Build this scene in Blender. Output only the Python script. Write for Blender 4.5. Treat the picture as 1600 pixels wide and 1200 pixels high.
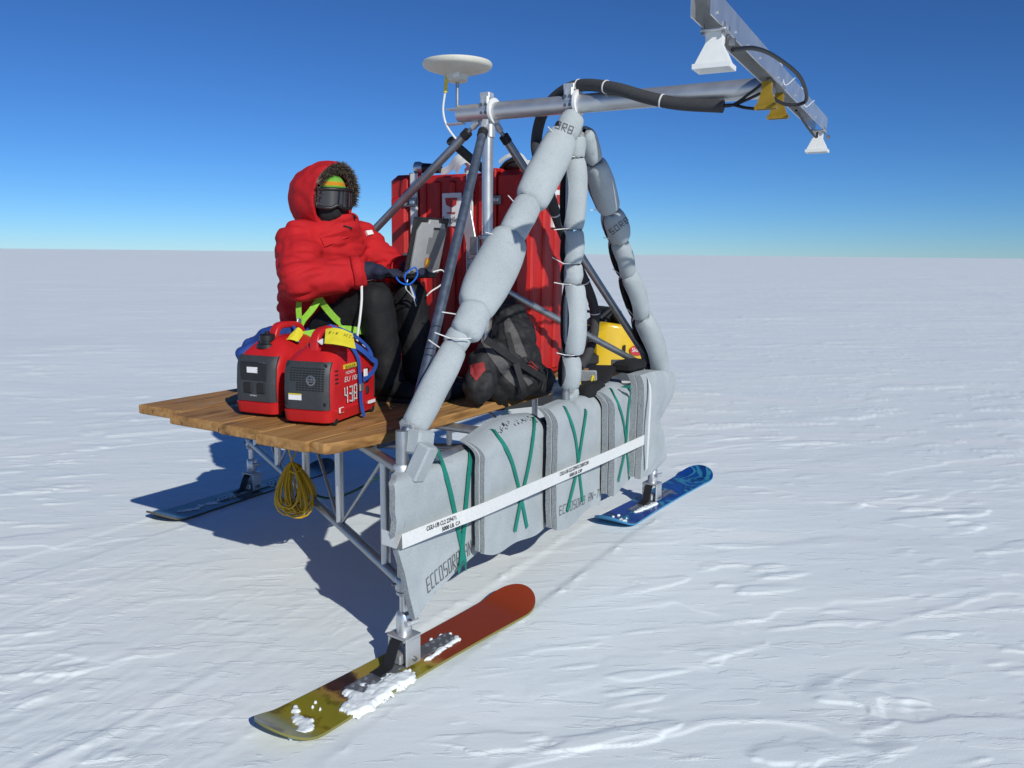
import bpy, math, random
import numpy as np
from mathutils import Vector, Matrix, noise
random.seed(7)
rng = np.random.default_rng(11)
R = math.radians
for o in list(bpy.data.objects): bpy.data.objects.remove(o)
scene = bpy.context.scene
col = scene.collection

# ------------------------------------------------------------------ camera
CAM_H, FPX, HOR, ROLL = 1.70, 1294.0, 396.0, R(0.57)      # eye height, focal length in photo pixels, horizon row
PITCH = math.atan((600 - HOR) / FPX)
cd = bpy.data.cameras.new('camera'); cam = bpy.data.objects.new('camera', cd); col.objects.link(cam)
cd.sensor_fit = 'HORIZONTAL'; cd.sensor_width = 36; cd.lens = 36 * FPX / 1600
cd.clip_start = 0.05; cd.clip_end = 20000
cam.matrix_world = Matrix.Translation((0, 0, CAM_H)) @ Matrix.Rotation(R(90) - PITCH, 4, 'X') @ Matrix.Rotation(ROLL, 4, 'Z')
scene.camera = cam
# ------------------------------------------------------------------ sky, sun, exposure
SUN_AZ, SUN_EL = R(118.0), R(31.0)                         # direction in which shadows fall, sun height
sdir = Vector((-math.cos(SUN_AZ) * math.cos(SUN_EL), -math.sin(SUN_AZ) * math.cos(SUN_EL), math.sin(SUN_EL)))
world = bpy.data.worlds.new('World'); scene.world = world; world.use_nodes = True
wt = world.node_tree; wt.nodes.clear()
sky = wt.nodes.new('ShaderNodeTexSky'); sky.sky_type = 'NISHITA'; sky.sun_disc = False
sky.sun_elevation = SUN_EL; sky.sun_rotation = math.atan2(sdir.x, sdir.y)
sky.altitude = 3200; sky.air_density = 1.12; sky.dust_density = 0.0; sky.ozone_density = 10.0     # thin, dry polar air
bg = wt.nodes.new('ShaderNodeBackground'); bg.inputs['Strength'].default_value = 0.062
wo = wt.nodes.new('ShaderNodeOutputWorld')
gm = wt.nodes.new('ShaderNodeGamma'); gm.inputs[1].default_value = 1.18
wt.links.new(sky.outputs[0], gm.inputs[0]); tn = wt.nodes.new('ShaderNodeMix'); tn.data_type = 'RGBA'; tn.blend_type = 'MULTIPLY'; tn.inputs[0].default_value = 1; tn.inputs[7].default_value = (.85, .965, .99, 1)
wt.links.new(gm.outputs[0], tn.inputs[6]); wt.links.new(tn.outputs[2], bg.inputs[0]); wt.links.new(bg.outputs[0], wo.inputs[0])
sl = bpy.data.lights.new('sun', 'SUN'); sl.energy = 3.7; sl.angle = R(0.53); sl.color = (1.0, 0.98, 0.90)
so = bpy.data.objects.new('sun', sl); col.objects.link(so); so.rotation_euler = sdir.to_track_quat('Z', 'Y').to_euler()
so.location = (6, -10, 12)
vs = scene.view_settings; vs.view_transform = 'Standard'; vs.look = 'None'; vs.exposure = 0.0; vs.gamma = 1.0

# ------------------------------------------------------------------ photo pixel -> place
def ray(u, v):
    x, y = u - 800, 600 - v
    c, s = math.cos(ROLL), math.sin(ROLL); x, y = c * x - s * y, s * x + c * y
    cp, sp = math.cos(-PITCH), math.sin(-PITCH)
    return Vector((x, cp * FPX - sp * y, sp * FPX + cp * y))
def atz(u, v, z=0.0):
    r = ray(u, v); return Vector((0, 0, CAM_H)) + r * ((z - CAM_H) / r.z)
# sled frame: a = along travel from the middle of the padded side, w = inwards from that side, z = up
PA, PB, PC = Vector((-.436, 3.224, 0)), Vector((.978, 5.56, 0)), Vector((-1.846, 5.728, 0))
PM = (PA + PB) / 2
U3 = Vector((math.cos(R(59)), math.sin(R(59)), 0)); N3 = Vector((math.sin(R(59)), -math.cos(R(59)), 0))
def L(a, w, z): return Vector((PM.x, PM.y, 0)) + U3 * a - N3 * w + Vector((0, 0, z))
def onw(u, v, w):
    r = ray(u, v); d0 = (Vector((0, 0, 0)) - PM).dot(N3); t = (-w - d0) / r.dot(N3)
    return Vector((0, 0, CAM_H)) + r * t
def ona(u, v, a):
    r = ray(u, v); d0 = (Vector((0, 0, 0)) - PM).dot(U3); t = (a - d0) / r.dot(U3)
    return Vector((0, 0, CAM_H)) + r * t
def loc(P): d = P - PM; return d.dot(U3), -d.dot(N3), P.z

# ------------------------------------------------------------------ materials
def mat(name, color, rough=.5, metal=0, spec=.5, noise_amt=0, noise_scale=20, bump=0, bump_scale=120, coat=0, sheen=0, stretch=(1, 1, 1), trans=0, coord='Object'):
    m = bpy.data.materials.new(name); m.use_nodes = True; nt = m.node_tree; b = nt.nodes['Principled BSDF']
    b.inputs['Base Color'].default_value = (*color, 1); b.inputs['Roughness'].default_value = rough
    b.inputs['Metallic'].default_value = metal; b.inputs['Specular IOR Level'].default_value = spec
    if coat: b.inputs['Coat Weight'].default_value = coat; b.inputs['Coat Roughness'].default_value = .1
    if sheen: b.inputs['Sheen Weight'].default_value = sheen
    if noise_amt or bump:
        tc = nt.nodes.new('ShaderNodeTexCoord'); mp = nt.nodes.new('ShaderNodeMapping'); mp.inputs['Scale'].default_value = stretch
        nt.links.new(tc.outputs[coord], mp.inputs[0])
    if noise_amt:
        n = nt.nodes.new('ShaderNodeTexNoise'); n.inputs['Scale'].default_value = noise_scale; n.inputs['Detail'].default_value = 6
        nt.links.new(mp.outputs[0], n.inputs[0])
        r = nt.nodes.new('ShaderNodeValToRGB'); r.color_ramp.elements[0].position = .3; r.color_ramp.elements[1].position = .7
        lo = [c * (1 - noise_amt) for c in color]; hi = [min(1, c * (1 + noise_amt)) for c in color]
        r.color_ramp.elements[0].color = (*lo, 1); r.color_ramp.elements[1].color = (*hi, 1)
        nt.links.new(n.outputs[0], r.inputs[0]); nt.links.new(r.outputs[0], b.inputs['Base Color'])
        mr = nt.nodes.new('ShaderNodeMapRange'); mr.inputs[3].default_value = max(0.05, rough - .1); mr.inputs[4].default_value = min(1, rough + .12)
        nt.links.new(n.outputs[0], mr.inputs[0]); nt.links.new(mr.outputs[0], b.inputs['Roughness'])
    if bump:
        n2 = nt.nodes.new('ShaderNodeTexNoise'); n2.inputs['Scale'].default_value = bump_scale; n2.inputs['Detail'].default_value = 4
        nt.links.new(mp.outputs[0], n2.inputs[0])
        bp = nt.nodes.new('ShaderNodeBump'); bp.inputs['Strength'].default_value = bump; bp.inputs['Distance'].default_value = .01
        nt.links.new(n2.outputs[0], bp.inputs['Height']); nt.links.new(bp.outputs[0], b.inputs['Normal'])
    return m
M = {}
M['steel'] = mat('galvanised_steel', (.36, .38, .40), .40, .8, noise_amt=.12, noise_scale=16, bump=.03, bump_scale=60)
M['darksteel'] = mat('blued_steel', (.17, .21, .27), .42, .75, noise_amt=.2, noise_scale=25)
M['alu'] = mat('aluminium', (.60, .61, .62), .42, .75, noise_amt=.05, noise_scale=14)
M['brightalu'] = mat('bright_aluminium', (.66, .67, .68), .34, .8, noise_amt=.04, noise_scale=12)
M['clamp'] = mat('clamp_casting', (.6, .62, .63), .45, .6, noise_amt=.12, noise_scale=50)
M['bolt'] = mat('bolt', (.25, .25, .26), .4, .8)
M['zinc'] = mat('zinc_screw', (.7, .7, .7), .3, .9)
M['black'] = mat('black_plastic', (.012, .012, .013), .45, noise_amt=.3, noise_scale=30)
M['rubber'] = mat('black_rubber', (.011, .011, .012), .7)
M['ring'] = mat('white_ring', (.75, .75, .74), .5)
M['red'] = mat('red_shell', (.50, .014, .016), .38, spec=.4, noise_amt=.1, noise_scale=8, bump=.04, bump_scale=200)
M['casered'] = mat('red_moulded_plastic', (.47, .016, .014), .42, spec=.4, noise_amt=.14, noise_scale=6, bump=.1, bump_scale=160)
M['panelgrey'] = mat('charcoal_plastic', (.038, .042, .046), .5, noise_amt=.1, noise_scale=60, bump=.05)
M['white'] = mat('white_paint', (.74, .75, .73), .45, noise_amt=.04, noise_scale=25)
M['label'] = mat('white_label', (.75, .75, .74), .5, noise_amt=.05, noise_scale=40)
M['ink'] = mat('black_ink', (.03, .03, .035), .7)
M['greyink'] = mat('grey_ink', (.10, .11, .12), .9)
M['redink'] = mat('red_ink', (.45, .03, .03), .6)
M['orange'] = mat('orange_ink', (.6, .16, .03), .5)
M['yellow'] = mat('yellow_paper', (.72, .62, .03), .7, noise_amt=.05, noise_scale=20)
M['yellowlab'] = mat('yellow_label', (.66, .52, .02), .5)
M['ochre'] = mat('gold_anodised', (.36, .225, .018), .4, .35, noise_amt=.08, noise_scale=30)
M['blueweb'] = mat('blue_webbing', (.015, .07, .33), .75, noise_amt=.15, noise_scale=200, bump=.2, bump_scale=400)
M['whiteweb'] = mat('white_webbing', (.66, .67, .66), .8, noise_amt=.06, noise_scale=90, bump=.25, bump_scale=500)
M['greenweb'] = mat('green_elastic', (.004, .20, .15), .75, noise_amt=.12, noise_scale=120, bump=.2, bump_scale=500)
M['lime'] = mat('lime_webbing', (.25, .52, .04), .7, noise_amt=.15, noise_scale=60)
M['parka'] = mat('red_parka_cloth', (.46, .012, .016), .8, noise_amt=.08, noise_scale=12, bump=.12, bump_scale=60, spec=.25)
M['trouser'] = mat('black_nylon', (.0095, .0095, .011), .72, noise_amt=.25, noise_scale=12, bump=.25, bump_scale=45, spec=.3)
M['fleece'] = mat('black_fleece', (.008, .008, .009), .9, bump=.3, bump_scale=150)
M['navy'] = mat('navy_glove', (.010, .013, .035), .8, noise_amt=.2, noise_scale=30, bump=.3, bump_scale=60)
M['lens'] = mat('goggle_lens', (.012, .009, .012), .06, spec=.8, coat=1)
M['fur'] = mat('brown_fur', (.12, .09, .068), .9, noise_amt=.6, noise_scale=45)
M['lapgrey'] = mat('laptop_grey', (.36, .36, .365), .45, .2, noise_amt=.05, noise_scale=30)
M['lapdark'] = mat('laptop_dark_grey', (.17, .17, .175), .5, noise_amt=.05)
M['screen'] = mat('laptop_screen', (.02, .022, .025), .15)
M['packblack'] = mat('pack_black_nylon', (.012, .012, .013), .7, noise_amt=.3, noise_scale=20, bump=.4, bump_scale=40)
M['packgrey'] = mat('pack_grey_nylon', (.085, .08, .08), .75, noise_amt=.15, noise_scale=40, bump=.3, bump_scale=80)
M['packred'] = mat('pack_red_nylon', (.26, .02, .022), .75, noise_amt=.15, noise_scale=40, bump=.3, bump_scale=80)
M['bagblue'] = mat('blue_bag_cloth', (.012, .05, .24), .75, noise_amt=.2, noise_scale=10, bump=.5, bump_scale=18)
M['bagdark'] = mat('dark_blue_cloth', (.010, .014, .03), .8, noise_amt=.3, noise_scale=10, bump=.5, bump_scale=18)
M['hose'] = mat('grey_foam_hose', (.042, .043, .046), .85, noise_amt=.15, noise_scale=60, bump=.15, bump_scale=150)
M['cordyellow'] = mat('yellow_cord', (.48, .30, .008), .6)
M['ropegreen'] = mat('dark_green_rope', (.008, .06, .05), .8)
M['cableblue'] = mat('blue_cable', (.01, .12, .55), .45)
M['cablewhite'] = mat('white_cable', (.7, .7, .68), .5)
M['cableblack'] = mat('black_cable', (.01, .01, .011), .5)
M['sledyellow'] = mat('yellow_bodywork', (.66, .42, .008), .28, coat=.6, noise_amt=.05, noise_scale=5)
M['sleddark'] = mat('dark_bodywork', (.045, .05, .058), .45, noise_amt=.15, noise_scale=8)
M['cream'] = mat('cream_plastic', (.62, .61, .52), .5, noise_amt=.06, noise_scale=15)
M['foamblack'] = mat('black_absorber_foam', (.008, .008, .009), .95, bump=.3, bump_scale=200)

def node_mat(name):
    m = bpy.data.materials.new(name); m.use_nodes = True
    return m, m.node_tree, m.node_tree.nodes['Principled BSDF']
def N(nt, t, **kw):
    n = nt.nodes.new(t)
    for k, v in kw.items(): setattr(n, k, v)
    return n
def ramp(nt, stops):
    r = nt.nodes.new('ShaderNodeValToRGB'); e = r.color_ramp.elements
    while len(e) < len(stops): e.new(.5)
    for i, (p, c) in enumerate(stops): e[i].position = p; e[i].color = (*c, 1)
    return r
# grey painted foam with speckle
def foam_mat():
    m, nt, b = node_mat('grey_absorber_foam'); b.inputs['Roughness'].default_value = .9; b.inputs['Specular IOR Level'].default_value = .15
    g = N(nt, 'ShaderNodeNewGeometry')
    n1 = N(nt, 'ShaderNodeTexNoise'); n1.inputs['Scale'].default_value = 5; n1.inputs['Detail'].default_value = 5
    n2 = N(nt, 'ShaderNodeTexNoise'); n2.inputs['Scale'].default_value = 330; n2.inputs['Detail'].default_value = 2
    n3 = N(nt, 'ShaderNodeTexNoise'); n3.inputs['Scale'].default_value = 26; n3.inputs['Detail'].default_value = 8; n3.inputs['Roughness'].default_value = .7
    for n in (n1, n2, n3): nt.links.new(g.outputs['Position'], n.inputs[0])
    r1 = ramp(nt, [(.3, (.36, .40, .415)), (.7, (.435, .475, .49))])
    r2 = ramp(nt, [(.33, (.74, .74, .74)), (.48, (1, 1, 1))])
    r3 = ramp(nt, [(.27, (.72, .70, .67)), (.40, (1, 1, 1))])
    nt.links.new(n1.outputs[0], r1.inputs[0]); nt.links.new(n2.outputs[0], r2.inputs[0]); nt.links.new(n3.outputs[0], r3.inputs[0])
    mx = N(nt, 'ShaderNodeMix', data_type='RGBA', blend_type='MULTIPLY'); mx.inputs[0].default_value = 1
    nt.links.new(r1.outputs[0], mx.inputs[6]); nt.links.new(r2.outputs[0], mx.inputs[7])
    mx2 = N(nt, 'ShaderNodeMix', data_type='RGBA', blend_type='MULTIPLY'); mx2.inputs[0].default_value = 1
    nt.links.new(mx.outputs[2], mx2.inputs[6]); nt.links.new(r3.outputs[0], mx2.inputs[7]); nt.links.new(mx2.outputs[2], b.inputs['Base Color'])
    bp = N(nt, 'ShaderNodeBump'); bp.inputs['Strength'].default_value = .3; bp.inputs['Distance'].default_value = .004
    nt.links.new(n2.outputs[0], bp.inputs['Height']); nt.links.new(bp.outputs[0], b.inputs['Normal'])
    return m
M['foam'] = foam_mat()
# cut edge of the foam: layered grey
def foam_edge_mat():
    m, nt, b = node_mat('foam_cut_edge'); b.inputs['Roughness'].default_value = .95
    g = N(nt, 'ShaderNodeNewGeometry')
    n2 = N(nt, 'ShaderNodeTexNoise'); n2.inputs['Scale'].default_value = 150; n2.inputs['Detail'].default_value = 5
    nt.links.new(g.outputs['Position'], n2.inputs[0])
    r = ramp(nt, [(.3, (.20, .215, .225)), (.7, (.36, .385, .40))]); nt.links.new(n2.outputs[0], r.inputs[0]); nt.links.new(r.outputs[0], b.inputs['Base Color'])
    bp = N(nt, 'ShaderNodeBump'); bp.inputs['Strength'].default_value = .6; bp.inputs['Distance'].default_value = .006
    nt.links.new(n2.outputs[0], bp.inputs['Height']); nt.links.new(bp.outputs[0], b.inputs['Normal'])
    return m
M['foamedge'] = foam_edge_mat()
# wood: object space, grain along local X
def wood_mat():
    m, nt, b = node_mat('pine_plank'); b.inputs['Roughness'].default_value = .68; b.inputs['Specular IOR Level'].default_value = .3
    tc = N(nt, 'ShaderNodeTexCoord'); oi = N(nt, 'ShaderNodeObjectInfo')
    ad = N(nt, 'ShaderNodeVectorMath', operation='MULTIPLY_ADD'); cmb = N(nt, 'ShaderNodeCombineXYZ')
    for i in range(3): nt.links.new(oi.outputs['Random'], cmb.inputs[i])
    nt.links.new(cmb.outputs[0], ad.inputs[0]); ad.inputs[1].default_value = (7, 13, 5); nt.links.new(tc.outputs['Object'], ad.inputs[2])
    mp = N(nt, 'ShaderNodeMapping'); mp.inputs['Scale'].default_value = (1.2, 22, 22); nt.links.new(ad.outputs[0], mp.inputs[0])
    n = N(nt, 'ShaderNodeTexNoise'); n.inputs['Scale'].default_value = 1.6; n.inputs['Detail'].default_value = 9; n.inputs['Distortion'].default_value = .7
    nt.links.new(mp.outputs[0], n.inputs[0])
    mp2 = N(nt, 'ShaderNodeMapping'); mp2.inputs['Scale'].default_value = (2.2, 7, 7); nt.links.new(ad.outputs[0], mp2.inputs[0])
    n2 = N(nt, 'ShaderNodeTexNoise'); n2.inputs['Scale'].default_value = 1.3; n2.inputs['Detail'].default_value = 5; nt.links.new(mp2.outputs[0], n2.inputs[0])
    r = ramp(nt, [(.25, (.20, .088, .026)), (.45, (.35, .18, .058)), (.75, (.46, .27, .105))]); nt.links.new(n.outputs[0], r.inputs[0])
    r2 = ramp(nt, [(.34, (.38, .33, .30)), (.47, (1, 1, 1))]); nt.links.new(n2.outputs[0], r2.inputs[0])
    mx = N(nt, 'ShaderNodeMix', data_type='RGBA', blend_type='MULTIPLY'); mx.inputs[0].default_value = .8
    nt.links.new(r.outputs[0], mx.inputs[6]); nt.links.new(r2.outputs[0], mx.inputs[7]); nt.links.new(mx.outputs[2], b.inputs['Base Color'])
    bp = N(nt, 'ShaderNodeBump'); bp.inputs['Strength'].default_value = .25; bp.inputs['Distance'].default_value = .004
    nt.links.new(n.outputs[0], bp.inputs['Height']); nt.links.new(bp.outputs[0], b.inputs['Normal'])
    return m
M['wood'] = wood_mat()
# snow
def snow_mat(name='snow', ground=True):
    m, nt, b = node_mat(name); b.inputs['Roughness'].default_value = .62; b.inputs['Specular IOR Level'].default_value = .28
    g = N(nt, 'ShaderNodeNewGeometry')
    mp = N(nt, 'ShaderNodeMapping'); mp.inputs['Rotation'].default_value = (0, 0, R(-12)); mp.inputs['Scale'].default_value = (1, 3.6, 1)
    nt.links.new(g.outputs['Position'], mp.inputs[0])
    n1 = N(nt, 'ShaderNodeTexNoise'); n1.inputs['Scale'].default_value = .55; n1.inputs['Detail'].default_value = 10; n1.inputs['Roughness'].default_value = .62
    n2 = N(nt, 'ShaderNodeTexNoise'); n2.inputs['Scale'].default_value = 5.5; n2.inputs['Detail'].default_value = 8; n2.inputs['Roughness'].default_value = .6
    n3 = N(nt, 'ShaderNodeTexNoise'); n3.inputs['Scale'].default_value = 160; n3.inputs['Detail'].default_value = 3
    nt.links.new(mp.outputs[0], n1.inputs[0]); nt.links.new(mp.outputs[0], n2.inputs[0]); nt.links.new(g.outputs['Position'], n3.inputs[0])
    r = ramp(nt, [(.34, (.80, .87, .89)), (.5, (.825, .885, .90)), (.66, (.86, .90, .905))]); nt.links.new(n1.outputs[0], r.inputs[0]); nt.links.new(r.outputs[0], b.inputs['Base Color'])
    b1 = N(nt, 'ShaderNodeBump'); b1.inputs['Strength'].default_value = .13; b1.inputs['Distance'].default_value = .010
    b2 = N(nt, 'ShaderNodeBump'); b2.inputs['Strength'].default_value = .16; b2.inputs['Distance'].default_value = .006
    nt.links.new(n2.outputs[0], b1.inputs['Height']); nt.links.new(n3.outputs[0], b2.inputs['Height'])
    if ground:
        b0 = N(nt, 'ShaderNodeBump'); b0.inputs['Strength'].default_value = .14; b0.inputs['Distance'].default_value = .05
        n0 = N(nt, 'ShaderNodeTexNoise'); n0.inputs['Scale'].default_value = .8; n0.inputs['Detail'].default_value = 6
        nt.links.new(mp.outputs[0], n0.inputs[0]); nt.links.new(n0.outputs[0], b0.inputs['Height']); nt.links.new(b0.outputs[0], b1.inputs['Normal'])
    n4 = N(nt, 'ShaderNodeTexNoise'); n4.inputs['Scale'].default_value = 3.4; n4.inputs['Detail'].default_value = 9; n4.inputs['Roughness'].default_value = .58; n4.inputs['Distortion'].default_value = .3
    r4 = ramp(nt, [(.565, (0, 0, 0)), (.60, (1, 1, 1))]); b4 = N(nt, 'ShaderNodeBump'); b4.inputs['Strength'].default_value = .35; b4.inputs['Distance'].default_value = .006
    nt.links.new(mp.outputs[0], n4.inputs[0]); nt.links.new(n4.outputs[0], r4.inputs[0]); nt.links.new(r4.outputs[0], b4.inputs['Height']); nt.links.new(b1.outputs[0], b4.inputs['Normal'])
    nt.links.new(b4.outputs[0], b2.inputs['Normal']); nt.links.new(b2.outputs[0], b.inputs['Normal'])
    return m
M['snow'] = snow_mat(); M['snowclump'] = snow_mat('loose_snow', False)
# snowboard graphics (object space: X along board, Y across)
def board_mat(name, kind):
    m, nt, b = node_mat(name); b.inputs['Roughness'].default_value = .3; b.inputs['Coat Weight'].default_value = .15
    tc = N(nt, 'ShaderNodeTexCoord'); sx = N(nt, 'ShaderNodeSeparateXYZ'); nt.links.new(tc.outputs['Object'], sx.inputs[0])
    n = N(nt, 'ShaderNodeTexNoise'); n.inputs['Scale'].default_value = 9; n.inputs['Detail'].default_value = 6; nt.links.new(tc.outputs['Object'], n.inputs[0])
    big = N(nt, 'ShaderNodeTexNoise'); big.inputs['Scale'].default_value = 3.2; big.inputs['Detail'].default_value = 2; big.inputs['Distortion'].default_value = 1.6; nt.links.new(tc.outputs['Object'], big.inputs[0])
    if kind == 'red':
        mpv = N(nt, 'ShaderNodeMath', operation='MULTIPLY_ADD'); nt.links.new(n.outputs[0], mpv.inputs[0]); mpv.inputs[1].default_value = .22; nt.links.new(sx.outputs[0], mpv.inputs[2])
        a = N(nt, 'ShaderNodeMapRange'); a.inputs[1].default_value = -.75; a.inputs[2].default_value = .85; nt.links.new(mpv.outputs[0], a.inputs[0])
        r = ramp(nt, [(0, (.10, .075, .05)), (.08, (.16, .12, .06)), (.10, (.29, .24, .018)), (.24, (.22, .20, .012)), (.275, (.33, .19, .045)), (.30, (.045, .016, .011)), (.345, (.055, .02, .013)),
                      (.375, (.34, .24, .05)), (.5, (.27, .24, .02)), (.545, (.38, .23, .06)), (.58, (.24, .04, .014)), (1, (.28, .042, .018))])
        nt.links.new(a.outputs[0], r.inputs[0])
        rr = ramp(nt, [(.40, (.55, .5, .45)), (.47, (1, 1, 1))]); nt.links.new(n.outputs[0], rr.inputs[0])
        lt = N(nt, 'ShaderNodeMath', operation='LESS_THAN'); lt.inputs[1].default_value = .02; nt.links.new(sx.outputs[0], lt.inputs[0])
        mx = N(nt, 'ShaderNodeMix', data_type='RGBA', blend_type='MULTIPLY'); nt.links.new(lt.outputs[0], mx.inputs[0])
        nt.links.new(r.outputs[0], mx.inputs[6]); nt.links.new(rr.outputs[0], mx.inputs[7]); nt.links.new(mx.outputs[2], b.inputs['Base Color'])
    elif kind == 'blue':
        r = ramp(nt, [(.0, (.006, .04, .22)), (.45, (.008, .055, .29)), (.50, (.006, .022, .12)), (.54, (.02, .16, .34)), (.60, (.04, .26, .36)), (.64, (.01, .06, .28))])
        nt.links.new(big.outputs[0], r.inputs[0])
        r2 = ramp(nt, [(.66, (0, 0, 0)), (.68, (1, 1, 1))]); nt.links.new(n.outputs[0], r2.inputs[0])
        mx = N(nt, 'ShaderNodeMix', data_type='RGBA'); nt.links.new(r2.outputs[0], mx.inputs[0]); nt.links.new(r.outputs[0], mx.inputs[6]); mx.inputs[7].default_value = (.20, .09, .20, 1)
        nt.links.new(mx.outputs[2], b.inputs['Base Color'])
    else:
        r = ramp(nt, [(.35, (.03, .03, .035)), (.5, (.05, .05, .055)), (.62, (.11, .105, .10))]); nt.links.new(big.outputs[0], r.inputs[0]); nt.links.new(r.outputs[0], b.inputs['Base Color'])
    return m
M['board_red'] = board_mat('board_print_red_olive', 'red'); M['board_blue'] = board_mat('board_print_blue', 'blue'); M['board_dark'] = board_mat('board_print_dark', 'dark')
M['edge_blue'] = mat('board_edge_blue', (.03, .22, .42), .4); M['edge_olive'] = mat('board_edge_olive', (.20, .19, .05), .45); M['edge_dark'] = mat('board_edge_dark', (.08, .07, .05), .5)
# knitted hat with stripes by height
def hat_mat():
    m, nt, b = node_mat('striped_knit'); b.inputs['Roughness'].default_value = .95
    tc = N(nt, 'ShaderNodeTexCoord'); sx = N(nt, 'ShaderNodeSeparateXYZ'); nt.links.new(tc.outputs['Generated'], sx.inputs[0])
    n = N(nt, 'ShaderNodeTexNoise'); n.inputs['Scale'].default_value = 260; g = N(nt, 'ShaderNodeNewGeometry'); nt.links.new(g.outputs['Position'], n.inputs[0])
    ma = N(nt, 'ShaderNodeMath', operation='MULTIPLY_ADD'); ma.inputs[1].default_value = .09; nt.links.new(n.outputs[0], ma.inputs[0]); nt.links.new(sx.outputs[2], ma.inputs[2])
    r = ramp(nt, [(.0, (.04, .22, .02)), (.33, (.10, .36, .03)), (.44, (.10, .36, .03)), (.45, (.55, .22, .01)), (.60, (.55, .26, .015)), (.61, (.16, .42, .05)), (.86, (.13, .38, .04)), (.88, (.5, .2, .01))])
    r.color_ramp.interpolation = 'CONSTANT'
    nt.links.new(ma.outputs[0], r.inputs[0]); nt.links.new(r.outputs[0], b.inputs['Base Color'])
    bp = N(nt, 'ShaderNodeBump'); bp.inputs['Strength'].default_value = .7; bp.inputs['Distance'].default_value = .004; nt.links.new(n.outputs[0], bp.inputs['Height']); nt.links.new(bp.outputs[0], b.inputs['Normal'])
    return m
M['hat'] = hat_mat()

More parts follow.
